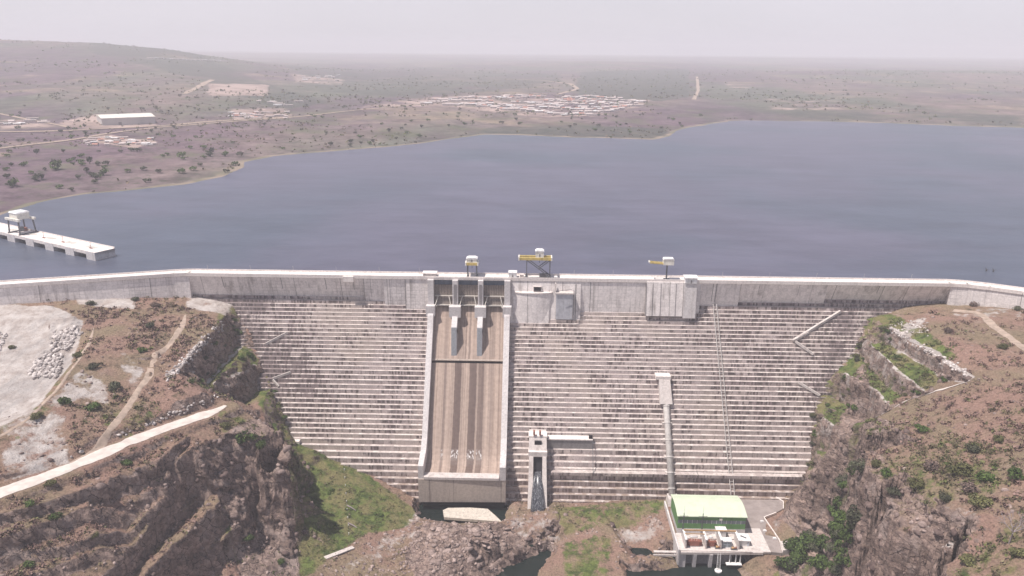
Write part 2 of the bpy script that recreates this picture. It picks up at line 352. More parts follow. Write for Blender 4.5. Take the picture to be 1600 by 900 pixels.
CHX0, CHX1 = -59.2, -14.7
def chute_mat():
    n = NT('water_stained_chute_concrete', .8, .3); x, y, z = n.sep(n.P)[:3]
    warp = n.m('ADD', x, n.m('ADD', n.m('MULTIPLY', n.noise(.08, 3, stretch=(.4, 1, 1)), 1.2), n.m('MULTIPLY', n.m('SUBTRACT', n.noise(.7, 4, .7, stretch=(2, .3, .3)), .5), .9)))
    v1 = n.comb(warp, 0, n.m('MULTIPLY', z, .01))
    s1 = n.noise(.45, 4, .6, vec=v1); s2 = n.noise(1.4, 3, .6, vec=v1)
    c = n.mix(n.mr(s1, .35, .68), (.46, .355, .295), (.30, .23, .195))
    c = n.mix(n.m('MULTIPLY', n.mr(s2, .5, .66), .45), c, (.18, .125, .10))
    def band(cx, hw, soft=.5): return n.mr(n.m('ABSOLUTE', n.m('SUBTRACT', warp, cx+.6)), hw, hw+soft, 1, 0)
    wet = n.m('MAXIMUM', band(-42.6, 1.9), n.m('MAXIMUM', band(-33.2, 2.0), n.m('MULTIPLY', band(-28.0, 1.5), .85)))
    wet = n.m('MAXIMUM', wet, n.m('MULTIPLY', band(-50.4, .5), .5))
    wet = n.m('MULTIPLY', wet, n.mr(z, 60, 63, 1, 0))
    upper = n.m('MULTIPLY', n.m('MAXIMUM', band(-36.0, .45, .3), band(-38.4, .3, .3)), n.mr(z, 60, 63))
    wet = n.m('MAXIMUM', wet, n.m('MULTIPLY', upper, .6))
    c = n.mix(n.m('MULTIPLY', wet, .85), c, (.115, .080, .070))
    c = n.mix(1, c, n.mr(n.noise(.5, 5), .25, .75, .88, 1.1), 'MULTIPLY')
    glint = n.m('MULTIPLY', wet, n.mr(n.m('ABSOLUTE', n.m('SUBTRACT', z, 14.6)), 1.2, 2.4, 1, 0))
    glint = n.m('MULTIPLY', glint, n.mr(n.noise(1.2, 4, vec=n.vm('MULTIPLY', n.P, (1.4, .5, .5))), .5, .6))
    c = n.mix(n.m('MULTIPLY', glint, .85), c, (.72, .69, .67))      # painted glints: white highlight spots on the wet strips in the bucket curve
    return n.done(c, n.mr(wet, 0, 1, .85, .35))

MAT = dict(
    step=stepped_mat(), wall=concrete('panelled_wall_concrete'), slab=concrete('pale_crest_concrete', (.78, .71, .67), (.45, .38, .34), .4, False, 0),
    wallp=concrete('training_wall_concrete', (.62, .58, .57), (.24, .20, .19), .4, False, 0),
    nose=concrete('shade_tinted_pier_nose_concrete', (.30, .31, .33), (.18, .18, .19), .4, False, 0),  # nose: shade of the pier end faces put into a blue-grey colour
    bucket=concrete('grey_brown_bucket_concrete', (.44, .37, .32), (.22, .17, .145), .8, False, 14),
    chute=chute_mat(), cut=concrete('pale_outlet_concrete', (.60, .54, .51), (.25, .2, .18), .5, False, 0),
    grey=concrete('grey_stained_concrete', (.27, .25, .25), (.12, .11, .11), .5, False, 0),
    dark=flat('shaded_opening_black', (.022, .02, .024), .5), gate=flat('rusty_grey_gate_steel', (.24, .20, .18), .6, .2, 1.5, 0, .5),  # dark: near-black that paints the darkness inside openings and hollows
    gatedark=flat('shaded_water_blue', (.12, .145, .19), .5), rib=flat('brown_gate_rib_steel', (.40, .33, .28), .6),  # gatedark: blue with the shade over the water painted in
    arm=flat('pale_gate_arm_paint', (.56, .52, .47), .5), yellow=flat('faded_yellow_crane_paint', (.62, .47, .16), .5, .1, .5, 0, .3),
    cream=flat('cream_cabin_panel', (.78, .74, .66), .5), steel=flat('dark_grey_lattice_steel', (.13, .13, .14), .5, .1),
    white=flat('white_painted_metal', (.80, .78, .77), .5), pgreen=flat('pale_green_roof_sheet', (.60, .67, .51), .45, .04, .2, 0, .08),
    green=flat('mid_green_cladding', (.13, .27, .10), .6, .08), win=flat('grey_glazing_band', (.22, .25, .26), .25, .1),
    rust=flat('red_brown_transformer_paint', (.30, .12, .09), .5), orange=flat('tan_orange_busbar_beam', (.45, .27, .13), .6),
    bluegrey=flat('pale_blue_grey_cabinet', (.50, .54, .60), .5), asphalt=flat('dusty_grey_yard_asphalt', (.30, .255, .24), .9, .12, .25, 0, .15),
    pipe=flat('light_grey_penstock_steel', (.60, .56, .53), .5, .06, .5, 0, .3), roadm=flat('white_gravel_track', (.62, .55, .50), .95, .12, .25, 0, .1),
    trackm=flat('worn_tan_dirt_track', (.40, .31, .25), .95, .15, .3), shed=flat('pale_grey_shed_sheet', (.55, .52, .50), .6, .06, .05, 0, .1),
    house=flat('whitewashed_house_wall', (.62, .55, .52), .8), roofp=flat('pale_sheet_roof', (.52, .44, .42), .7), roofr=flat('faded_red_roof', (.45, .22, .17), .7),
    bark=flat('grey_brown_bark', (.16, .12, .10), .9), dead=flat('bleached_dead_wood', (.30, .25, .25), .9),
    terr=terrain_mat(), far=farland_mat(), lake=water_mat('reservoir_water', (.105, .100, .142), .34, .09, .22), pool=water_mat('dark_pool_water', (.012, .018, .016), .08, .5, .04),
    rockc=None)
n = NT('broken_rock', .92, .2); t = n.attr('tint')
MAT['rockc'] = n.done(n.mix(1, n.mix(t, (.105, .072, .066), (.42, .325, .29)), n.mr(n.noise(.9, 5, .7), .25, .75, .6, 1.35), 'MULTIPLY'))
n = NT('quarried_block_stone', .92, .2); t = n.attr('tint')
MAT['blockc'] = n.done(n.mix(1, n.mix(t, (.30, .26, .25), (.68, .62, .59)), n.mr(n.noise(.9, 5, .7), .25, .75, .7, 1.2), 'MULTIPLY'))
n = NT('dry_scrub_leaf', .9, .1); t = n.attr('tint'); g2 = n.attr('green')
MAT['scrub'] = n.done(n.mix(g2, n.mix(t, (.115, .075, .068), (.31, .205, .175)), n.mix(t, (.045, .065, .022), (.16, .19, .06))))
MAT['leafg'] = leaf_mat('fresh_green_leaf', (.030, .052, .016), (.105, .150, .040))
MAT['leafo'] = leaf_mat('olive_green_leaf', (.060, .062, .030), (.175, .170, .070))
MAT['leafd'] = leaf_mat('dusty_green_leaf', (.040, .046, .030), (.120, .120, .075))
MAT['leafb'] = leaf_mat('dry_mauve_twig_leaf', (.085, .062, .055), (.230, .165, .140))
n = NT('foaming_falling_water', .3, .5)
MAT['fall'] = n.done(n.mix(n.mr(n.noise(1.0, 4, .7, stretch=(3.5, 1, .14)), .50, .72), (.035, .037, .045), (.55, .55, .58)))

# ------------------------------------------------------------------ near ground: a surface through surveyed lines
LINES = []
def W(*p): return np.array(p, float)
def line(pts, step=4.):
    P_ = [p if isinstance(p, np.ndarray) else px(*p) for p in pts]
    out = [P_[0]]
    for a, b in zip(P_[:-1], P_[1:]):
        k = max(1, int(np.linalg.norm((b-a)[:2])/step))
        for i in range(1, k+1): out.append(a+(b-a)*i/k)
    LINES.append(out); return P_
def cliff(pts, zb, off):
    P_ = [p if isinstance(p, np.ndarray) else px(*p) for p in pts]; line(P_)
    B = []
    for i, p in enumerate(P_):
        o = off[i] if isinstance(off, list) else off; B.append(W(p[0]+o[0], p[1]+o[1], zb[i]))
    line(B)
# contact with the dam
toe = [W(-700, 330, 100), W(-328, 440, 100), W(-270, 458, 98), W(-222, 470, 95), W(-205, 469, 92), W(-192.6, 468.3, 89.6), W(-180, 459, 77), W(-169.5, 447.9, 60.4), W(-151.6, 429.5, 34.1),
       W(-141.6, 418.3, 18.1), W(-118, 412, 9), W(-92.7, 406.8, 1.7), W(-66, 399, -7.1), W(-62, 402, -15), W(-12, 402, -15), W(-8, 399, -9), W(4, 397, -9), W(88, 399, -6), W(160, 403, -4.5), W(172.8, 415, 13.4),
       W(175.5, 430.4, 35.5), W(187, 442, 52), W(208.6, 456.1, 72.2), W(216.7, 465.8, 86), W(240, 469, 93), W(268, 470, 97), W(306, 453, 100), W(420, 394, 102), W(720, 230, 104)]
line(toe, 5); line([p+W(0, 16, -3) for p in toe], 8); line([p+W(0, 60, -3) for p in toe], 20)
# left bank, plateau and quarry
line([(0, 500, 95), (80, 498, 95), (140, 520, 93), (130, 560, 91.5), (60, 640, 87.5), (0, 672, 86)])
line([(0, 522, 90), (60, 516, 90.5), (118, 536, 89.5)]); line([(116, 545, 89), (92, 590, 86.5), (30, 640, 84), (0, 655, 83.5)]); line([(0, 590, 86), (60, 575, 87)])
line([(0, 475, 98), (100, 478, 97), (220, 478, 95), (330, 484, 90.5)]); line([(200, 500, 94), (250, 560, 87), (230, 590, 84), (170, 660, 80), (120, 715, 77)])
line([(300, 500, 91), (262, 540, 86), (235, 590, 83)]); line([(180, 560, 89), (130, 640, 84), (60, 690, 81)])
line([(-200, 830, 81), (0, 770, 78), (100, 733, 76), (200, 692, 74), (280, 660, 72), (335, 641, 70.5), (358, 632, 69)])
line([(-200, 850, 80), (0, 785, 77), (100, 748, 75), (200, 706, 73), (280, 673, 71), (340, 655, 68.5)])
line([(250, 640, 77), (290, 622, 79), (325, 622, 77)]); line([(0, 740, 80), (90, 712, 78)])
line([(0, 810, 74), (100, 778, 72.5), (200, 738, 69.5), (300, 700, 66), (380, 672, 64), (420, 662, 61)])
cliff([(-60, 868, 70.5), (0, 845, 70), (45, 825, 70), (90, 806, 69.5), (127, 790, 68.5)], [62, 62, 61.5, 62, 62], (1.8, -1.3))
cliff([(20, 900, 60), (70, 884, 59), (120, 866, 58), (163, 848, 57)], [54, 53, 52, 51.5], (1.8, -1.3))
line([(0, 1000, 52), (60, 1000, 48)])
# left abutment benches
line([(355, 483, 88.5), (335, 512, 87.5), (315, 532, 87), (277, 579, 84)]); line([(375, 538, 67), (345, 572, 67), (315, 605, 67)])
line([(386, 543, 66), (357, 577, 66), (328, 608, 66.5)]); cliff([(399, 573, 58), (370, 592, 59.5), (340, 612, 61)], [43, 43.5, 46], (2.2, -1))
line([(421, 611, 43.5), (405, 641, 46)])
# the quarried steps of the left foreground
cliff([(293, 742, 54), (262, 775, 53), (235, 805, 52), (205, 850, 50), (165, 905, 47), (100, 1000, 44)], [40.5, 40, 39, 38, 35, 30], (2.2, 0))
cliff([(276, 727, 63), (240, 755, 61), (207, 788, 58), (190, 812, 55)], [57, 55, 52, 49], (2, -.5))
cliff([(345, 785, 40), (310, 820, 39), (268, 860, 38), (235, 905, 36), (170, 1000, 32)], [27.5, 27, 26, 24, 20], (2.2, 0))
cliff([(385, 812, 27), (345, 845, 26), (300, 885, 25), (285, 905, 24), (230, 1000, 20)], [16, 15, 13, 12, 8], (2.2, 0))
cliff([(405, 690, 60), (420, 674, 60), (443, 675, 59), (453, 700, 55), (459, 735, 44)], [50, 44, 28, 14, 8], [(1, -3), (2, -3), (4, -2), (4, -1), (3, 0)])
cliff([(340, 742, 50), (372, 726, 50), (400, 722, 49), (430, 735, 45), (449, 762, 36)], [42, 37, 30, 20, 8], [(1, -5), (1, -6), (2, -6), (4, -5), (4, -3)])
line([(400, 812, 20), (430, 812, 13), (456, 816, 5)]); line([(330, 900, 11), (380, 870, 12), (420, 850, 9)]); line([(300, 1000, 3), (400, 950, 3)])
# valley floor on the left
line([(480, 730, 12), (500, 760, 8), (540, 775, 4), (600, 785, -1), (645, 790, -6)]); line([(468, 700, 20), (492, 704, 17)])
line([(462, 800, 5), (500, 800, 4), (560, 810, 0), (620, 830, -5)]); line([(450, 870, 5), (520, 862, 0), (580, 880, -3), (640, 880, -6)]); line([(460, 1000, 0), (600, 1000, -7)])
# river bed
line([W(-61, 398, -16), W(-13, 398, -16)]); line([W(-60, 389, -16), W(-40, 386, -15), W(-14, 387, -14)]); line([(655, 812, -8.5), (700, 822, -5.5), (740, 824, -5), (796, 812, -8)])
line([(655, 835, -5), (700, 845, -2.5), (760, 850, -3.5), (805, 855, -6)]); line([(645, 880, -5), (690, 880, -3.5), (740, 882, -7)]); line([(810, 800, -8.5), (830, 830, -9), (870, 838, -9), (815, 850, -9)])
line([(750, 902, -19), (775, 893, -19), (812, 872, -19), (862, 858, -19)], 3); line([(790, 905, -19), (830, 890, -19), (852, 872, -19)], 3); line([(720, 1000, -19), (830, 1000, -19)])
line([(734, 906, -11), (768, 884, -11), (806, 856, -11), (873, 848, -11), (866, 868, -11), (856, 900, -12)], 3); line([(680, 1000, -8), (650, 940, -7)])
line([(875, 800, -7.5), (960, 795, -7), (1040, 800, -6.5), (1044, 850, -8)]); line([(880, 860, -9), (920, 880, -10), (980, 868, -10), (1040, 868, -10)])
line([(880, 905, -12), (940, 905, -12), (975, 900, -12)]); line([(900, 1000, -14), (1000, 1000, -19), (1100, 1000, -19)])
line([(1000, 880, -19), (1050, 878, -19), (1130, 880, -19)], 3); line([(990, 905, -19), (1130, 905, -19)], 3)
line([(990, 878, -11), (1050, 870, -11)], 3)
line([W(82, 399, -6), W(84, 372, -6), W(84, 362, -7)], 3); line([W(86, 358, -19), W(118, 359, -19)], 3); line([W(86, 362, -6.2), W(126, 363, -6.2)], 3); line([W(126, 352, -6.4), W(145, 352, -6.4)], 3)
line([W(100, 398, -5.9), W(155, 400, -5.9)]); line([W(100, 380, -5.9), W(146, 380, -5.9)])
line([(1145, 880, -15), (1160, 900, -15)]); line([(1205, 872, -8), (1235, 885, -9), (1240, 905, -9)])
# right spur and light rock face
line([(1338, 660, 66), (1318, 686, 55), (1298, 706, 45), (1262, 748, 24), (1227, 798, 3), (1218, 826, -4)])
line([(1225, 845, -5.6), (1236, 842, -5), (1275, 832, 0), (1300, 795, 16), (1326, 750, 38), (1345, 716, 57)])
line([(1250, 870, -7), (1290, 865, -4), (1312, 830, 6), (1330, 790, 22)]); line([(1230, 905, -10), (1290, 905, -8), (1330, 905, -4)]); line([(1200, 1000, -16), (1350, 1000, -6)])
QO = [(-3, -2), (-6, -3), (-8, -4), (-8, -3), (-5, -6), (-1, -6), (2, -6), (-7, 0), (-7, 0), (-7, 0)]
cliff([(1350, 697, 72), (1362, 735, 72), (1388, 765, 74), (1386, 798, 67), (1402, 828, 67), (1440, 836, 68.5), (1472, 846, 71), (1480, 905, 71), (1470, 1000, 72), W(158, 100, 70)],
      [52, 24, 8, 0, -2, 10, 20, 0, -4, -5], QO)
line([W(138, 300, -6), W(130, 250, -10), W(125, 100, -12)])
# right benches
cliff([(1392, 514, 90), (1416, 529, 90), (1458, 553, 91), (1488, 574, 91.5), (1516, 590, 92)], [82, 82, 82.5, 83.5, 90], (-1.6, -.3))
cliff([(1350, 532, 77), (1374, 553, 78), (1404, 580, 78), (1410, 586, 77.5), (1443, 611, 79)], [66, 65.5, 65.5, 67, 74], (-1.6, -.3))
cliff([(1320, 583, 62), (1344, 596, 64), (1368, 610, 64.5), (1389, 634, 66)], [44, 43, 44.5, 52], (-1.8, -.3))
cliff([(1284, 652, 41), (1300, 664, 42), (1317, 679, 43)], [26, 25, 28], (-1.8, -.3))
line([(1380, 540, 80), (1430, 580, 80.5), (1470, 598, 82)]); line([(1350, 575, 66), (1400, 615, 67)]); line([(1312, 640, 43.5), (1330, 662, 44)])
line([(1520, 593, 93), (1480, 605, 87), (1443, 617, 81), (1410, 629, 74), (1389, 641, 70), (1368, 653, 68), (1352, 680, 69.5)])
# right hill
line([(1420, 484, 93), (1500, 481, 98), (1560, 482, 101), (1700, 492, 103)]); line([(1440, 520, 94), (1500, 540, 97), (1600, 560, 102), (1800, 600, 104)])
line([(1540, 600, 95), (1600, 640, 99), (1800, 680, 104)]); line([(1400, 665, 76), (1450, 700, 82), (1520, 720, 89), (1600, 740, 95), (1800, 780, 102)])
line([(1400, 730, 77), (1450, 770, 79), (1500, 800, 83), (1600, 830, 89), (1800, 860, 98)]); line([(1480, 830, 76), (1530, 870, 78), (1600, 905, 84), (1800, 960, 92)]); line([(1540, 1000, 78), (1700, 1100, 84)])
line([W(300, 100, 88), W(720, 100, 100)], 30); line([W(-700, 90, 70), W(-330, 100, 58), W(-200, 100, 38), W(-120, 100, -2), W(-60, 100, -10), W(0, 100, -19), W(60, 100, -19), W(125, 100, -12)], 12)
line([(-500, 560, 97), (-500, 720, 88), (-500, 900, 78)], 20)

pts = np.array([p for L in LINES for p in L]); key = {}
for p in pts: key.setdefault((round(p[0]/1.1), round(p[1]/1.1)), p)
pts = np.array(list(key.values()))
res = geometry.delaunay_2d_cdt([Vector((p[0], p[1])) for p in pts], [], [], 0, 1e-4)
tv = res[0]; ov = res[3]; tz = [pts[o[0]][2] if len(o) else 0 for o in ov]
GX0, GX1, GY0, GY1, GS = -330, 330, 165, 486, .5
gx = np.arange(GX0, GX1+GS, GS); gy = np.arange(GY0, GY1+GS, GS); NX, NY = len(gx), len(gy)
Z = np.full((NY, NX), np.nan)
for f in res[2]:
    (ax, ay), (bx, by), (cx, cy) = [tuple(tv[i]) for i in f]; za, zb, zc = [tz[i] for i in f]
    i0 = max(0, int((min(ax, bx, cx)-GX0)/GS)); i1 = min(NX, int((max(ax, bx, cx)-GX0)/GS)+2)
    j0 = max(0, int((min(ay, by, cy)-GY0)/GS)); j1 = min(NY, int((max(ay, by, cy)-GY0)/GS)+2)
    if i0 >= i1 or j0 >= j1: continue
    den = (by-cy)*(ax-cx)+(cx-bx)*(ay-cy)
    if abs(den) < 1e-9: continue
    X, Y = np.meshgrid(gx[i0:i1], gy[j0:j1])
    l1 = ((by-cy)*(X-cx)+(cx-bx)*(Y-cy))/den; l2 = ((cy-ay)*(X-cx)+(ax-cx)*(Y-cy))/den; l3 = 1-l1-l2
    mk = (l1 >= -1e-6) & (l2 >= -1e-6) & (l3 >= -1e-6)
    S = Z[j0:j1, i0:i1]; S[mk] = (l1*za+l2*zb+l3*zc)[mk]
Z = np.where(np.isnan(Z), 80, Z)
def samp(A, x, y):
    fx = np.clip((np.asarray(x)-GX0)/GS, 0, NX-1.001); fy = np.clip((np.asarray(y)-GY0)/GS, 0, NY-1.001)
    i = fx.astype(int); j = fy.astype(int); fx = fx-i; fy = fy-j
    return (A[j, i]*(1-fx)+A[j, i+1]*fx)*(1-fy)+(A[j+1, i]*(1-fx)+A[j+1, i+1]*fx)*fy
def inpoly(x, y, poly):
    x = np.asarray(x); y = np.asarray(y); r = np.zeros(x.shape, bool); n_ = len(poly)
    for i in range(n_):
        x1, y1 = poly[i][:2]; x2, y2 = poly[(i+1) % n_][:2]
        if y1 == y2: continue
        c = ((y1 > y) != (y2 > y)) & (x < (x2-x1)*(y-y1)/(y2-y1)+x1); r ^= c
    return r
def blur(A, k):
    for _ in range(k):
        B = np.pad(A, 1, mode='edge'); A = (B[1:-1, 1:-1]*4+B[:-2, 1:-1]+B[2:, 1:-1]+B[1:-1, :-2]+B[1:-1, 2:])/8
    return A
GXX, GYY = np.meshgrid(gx, gy)
def PM(pts, z=None): return [px(*p) if len(p) == 3 else px(p[0], p[1], z) for p in pts]
yard_poly = [W(80, 347, 0), W(148, 347, 0), W(148, 362, 0), W(154, 375, 0), W(160, 408, 0), W(80, 408, 0)]
yard = blur(inpoly(GXX, GYY, yard_poly).astype(float), 12)
calm = 1-np.clip(yard*1.6, 0, 1)
def corridor(pts, r0, r1):
    P_ = [px(*p)[:2] for p in pts]; d = np.full(GXX.shape, 1e9)
    for a, b in zip(P_[:-1], P_[1:]):
        ab = b-a; t = np.clip(((GXX-a[0])*ab[0]+(GYY-a[1])*ab[1])/(ab@ab), 0, 1); d = np.minimum(d, np.hypot(GXX-a[0]-t*ab[0], GYY-a[1]-t*ab[1]))
    return sm(r0, r1, d)
ROAD = [(-160, 822, 80.3), (0, 770, 78), (60, 749, 77), (120, 726, 75.7), (200, 691, 74), (250, 672, 73), (300, 655, 71.5), (340, 641, 70.5), (352, 634, 70)]
def roadbed(Z, pts, w0, w1):
    P_ = [px(*p) for p in pts]; d = np.full(GXX.shape, 1e9); zr = np.zeros_like(Z)
    for a, b in zip(P_[:-1], P_[1:]):
        ab = (b-a)[:2]; t = np.clip(((GXX-a[0])*ab[0]+(GYY-a[1])*ab[1])/(ab@ab), 0, 1); dd = np.hypot(GXX-a[0]-t*ab[0], GYY-a[1]-t*ab[1])
        zr = np.where(dd < d, a[2]+(b[2]-a[2])*t, zr); d = np.minimum(d, dd)
    f = 1-sm(w0, w1, d); return Z*(1-f)+zr*f
Z = roadbed(Z, ROAD, 5.2, 9.5)
# warp so that no cliff edge is straight, then add relief
Z0 = samp(Z, GXX+fbm(GXX, GYY, 12, 4, 3)*1.3*calm, GYY+fbm(GXX, GYY, 12, 4, 8)*1.3*calm)
rc_ = calm*corridor(ROAD, 5, 13); Z0 = Z0*rc_+Z*(1-rc_)
gyd, gxd = np.gradient(Z0, GS); slope = np.hypot(gxd, gyd); steep = blur(sm(.6, 1.6, slope), 6)
# gullies and ledges on the rock: strata running up to the right
a_ = math.radians(62); sx = GXX*math.cos(a_)+GYY*math.sin(a_); sy = -GXX*math.sin(a_)+GYY*math.cos(a_)
strata = fbm(sx/5, sy, 7, 4, 21); rid = 1-np.abs(fbm(sx/3, sy, 11, 4, 31))*2
left_rock = sm(-100, -128, GXX)*sm(372, 340, GYY)*sm(75, 62, Z0)
bench_zone = sm(172, 186, GXX)*sm(236, 226, GXX)*sm(352, 372, GYY)
phi = GXX-np.interp(GXX, [-210, -135], [.78, .07])*(GYY-290)+fbm(GXX, GYY, 22, 4, 33)*5+fbm(GXX, GYY, 5, 3, 35)*1.2
def saw(q, per):
    t = np.mod(q/per, 1.); return np.where(t < .88, t/.88, (1-t)/.12)-.5
led = blur(inpoly(GXX, GYY, PM([(-40, 850), (0, 836), (110, 800), (250, 742), (300, 735), (345, 790), (395, 815), (330, 905), (260, 1100), (-300, 1100), (-300, 880)], 50)).astype(float), 18)
roadfree = corridor(ROAD, 4.8, 6.2)*corridor([(112, 722, 76.5), (150, 690, 79), (185, 650, 81), (215, 610, 83), (232, 590, 84), (240, 560, 86.5), (262, 535, 88), (285, 508, 90.5), (290, 492, 91.5)], 2.2, 3.2)*corridor([(1490, 483, 98), (1530, 490, 98.5), (1550, 512, 98), (1600, 545, 101)], 2.6, 4)*corridor([(1518, 592, 92.4), (1480, 605, 87), (1443, 617, 81), (1410, 629, 74), (1389, 641, 70)], 1.5, 2.6); calm = calm*(.05+.95*corridor(ROAD, 5, 13))
led = led*corridor(ROAD, 6, 13)
low_ = sm(.35, .65, vn(GXX/30, GYY/30, 37))
Z1 = Z0+calm*(fbm(GXX, GYY, 34, 4, 41)*1.5*(1-.8*bench_zone)+fbm(GXX, GYY, 7, 3, 42)*.45)+steep*calm*(1-.6*bench_zone)*(strata*1.3+fbm(GXX, GYY, 4, 3, 45)*.9)+led*(saw(phi, 12.5)*4.6+saw(phi+3, 5.2)*.9*low_)
gyd, gxd = np.gradient(Z1, GS); slope = np.hypot(gxd, gyd)
bed = sm(395, 388, GYY)*inpoly(GXX, GYY, PM([(640, 812), (690, 808), (800, 812), (875, 836), (865, 850), (800, 858), (735, 905), (630, 905), (610, 860)], -5)).astype(float)
bed = blur(bed, 10)
b_ = math.radians(24); ux = GXX*math.cos(b_)+GYY*math.sin(b_); uy = -GXX*math.sin(b_)+GYY*math.cos(b_)
Z1 += bed*((1-np.abs(fbm(ux/4, uy, 5, 3, 51))*2)*1.3-.3)
Z1 = blur(Z1, 0)
# stone heaps in the quarry: rows of ridges
heap = blur(inpoly(GXX, GYY, PM([(80, 520), (122, 512), (128, 525), (110, 550), (85, 592), (50, 588), (55, 560), (75, 545)], 88)).astype(float), 6)
Z1 += heap*(1+fbm(GXX, GYY, 4, 3, 61)*1.8)
def hgt(x, y): return samp(Z1, x, y)
# masks
def pmask(polys, soft=34):
    m = np.zeros_like(Z1)
    for poly, z, val in polys: m = np.maximum(m, inpoly(GXX, GYY, PM(poly, z)).astype(float)*val)
    return blur(m, soft)
green = pmask([
    ([(448, 690), (500, 700), (590, 748), (650, 775), (640, 800), (560, 830), (520, 862), (470, 905), (400, 905), (440, 860), (458, 815)], 3, .95),
    ([(345, 490), (378, 500), (380, 540), (316, 606), (300, 590), (340, 540)], 77, .8),
    ([(384, 541), (410, 560), (405, 575), (330, 610), (320, 605)], 64, .75),
    ([(408, 605), (455, 600), (460, 690), (430, 670), (402, 640)], 42, .85),
    ([(340, 660), (420, 655), (410, 700), (350, 700)], 63, .55),
    ([(1344, 500), (1400, 520), (1488, 594), (1445, 612), (1404, 578), (1350, 532)], 80, .85),
    ([(1330, 545), (1356, 571), (1422, 623), (1392, 640), (1318, 580)], 64, .85),
    ([(1290, 600), (1311, 616), (1347, 660), (1317, 682), (1262, 650)], 42, .85),
    ([(1262, 690), (1300, 700), (1290, 730), (1255, 752)], 22, .8), ([(1225, 775), (1250, 760), (1240, 790), (1225, 800)], 0, .7),
    ([(860, 790), (1045, 780), (1045, 800), (1000, 812), (880, 830)], -7, .62), ([(880, 840), (960, 835), (950, 905), (880, 905)], -9, .6),
    ([(1195, 880), (1240, 850), (1300, 800), (1340, 800), (1345, 905), (1195, 905)], 0, .9), ([(1345, 730), (1410, 725), (1415, 760), (1385, 790), (1350, 760)], 72, .5),
    ([(1400, 700), (1480, 690), (1560, 740), (1560, 800), (1450, 780)], 82, .45), ([(355, 835), (420, 825), (410, 870), (360, 880)], 12, .9), ([(0, 640), (130, 545), (140, 560), (60, 660), (0, 690)], 88, .42),
    ([(150, 640), (260, 620), (240, 660), (160, 690)], 80, .4), ([(1480, 850), (1600, 840), (1600, 905), (1480, 905)], 82, .5)])
rock = pmask([
    ([(660, 815), (790, 812), (850, 835), (862, 850), (800, 858), (735, 905), (650, 905), (630, 870)], -5, .95),
    ([(1335, 650), (1375, 645), (1398, 670), (1392, 700), (1350, 700)], 71, .8), ([(1335, 655), (1350, 715), (1300, 795), (1240, 845), (1218, 835), (1230, 795), (1298, 705)], 25, .85),
    ([(1370, 700), (1400, 760), (1480, 835), (1480, 850), (1390, 840), (1360, 770), (1345, 700)], 70, .55),
    ([(230, 760), (280, 725), (296, 742), (240, 800), (200, 800)], 57, .5), ([(450, 690), (462, 800), (365, 800), (340, 745), (400, 700)], 45, .8)])
pale = pmask([
    ([(-150, 500), (0, 497), (90, 497), (132, 516), (118, 560), (60, 630), (0, 655), (-150, 720)], 89, 1.0),
    ([(120, 465), (215, 467), (210, 480), (120, 478)], 96, .8), ([(290, 466), (365, 470), (355, 486), (290, 484)], 91, .75),
    ([(130, 590), (165, 600), (180, 625), (130, 625), (95, 640), (70, 640)], 85, .6), ([(190, 560), (230, 580), (215, 605), (190, 600)], 84, .55),
    ([(1410, 505), (1450, 500), (1440, 520), (1400, 530)], 92, .6), ([(1490, 480), (1600, 480), (1600, 500), (1490, 490)], 100, .45),
    ([(1420, 780), (1480, 800), (1530, 830), (1490, 845), (1430, 820)], 78, .52), ([(0, 670), (100, 640), (110, 700), (0, 740)], 83, .55),
    ([(640, 800), (655, 780), (665, 835), (600, 870), (540, 905), (500, 905), (560, 870)], -3, .48), ([(790, 800), (870, 800), (880, 845), (800, 840)], -8, .40),
    ([(665, 818), (790, 815), (850, 838), (800, 856), (740, 880), (660, 880)], -5, .42), ([(960, 815), (1045, 805), (1040, 840), (960, 830)], -7, .42), ([(1325, 665), (1348, 700), (1300, 775), (1235, 835), (1222, 830), (1232, 795), (1298, 712)], 28, .56), ([(1208, 800), (1222, 815), (1218, 840), (1205, 825)], -5, .5)])
for pl_, wd_, val in [([(338, 612, 61), (370, 592, 59.5), (399, 573, 58)], 1.5, .8), ([(277, 579, 84), (300, 550, 85.5), (315, 532, 87)], 1.6, .7), ([(318, 606, 66.5), (357, 565, 66), (380, 541, 66)], 1.1, .62),
        ([(1350, 532, 77), (1374, 553, 78), (1404, 580, 78), (1410, 586, 77.5), (1443, 611, 79)], 1.1, .72), ([(1320, 583, 62), (1344, 596, 64), (1368, 610, 64.5), (1389, 634, 66)], 1.1, .72), ([(1284, 652, 41), (1300, 664, 42), (1317, 679, 43)], 1.2, .7),
        ([(1392, 514, 90), (1416, 529, 90), (1458, 553, 91), (1488, 574, 91.5), (1516, 590, 92)], 2.2, .8), ([(250, 668, 73.5), (300, 648, 73), (335, 634, 73)], 1.8, .6), ([(262, 590, 82), (300, 560, 85)], 1.5, .6)]:
    pale = np.maximum(pale, (1-corridor(pl_, wd_*.6, wd_*1.6))*val)
vi = np.arange(NX*NY).reshape(NY, NX)
fc = np.stack([vi[:-1, :-1], vi[:-1, 1:], vi[1:, 1:], vi[1:, :-1]], -1).reshape(-1, 4)
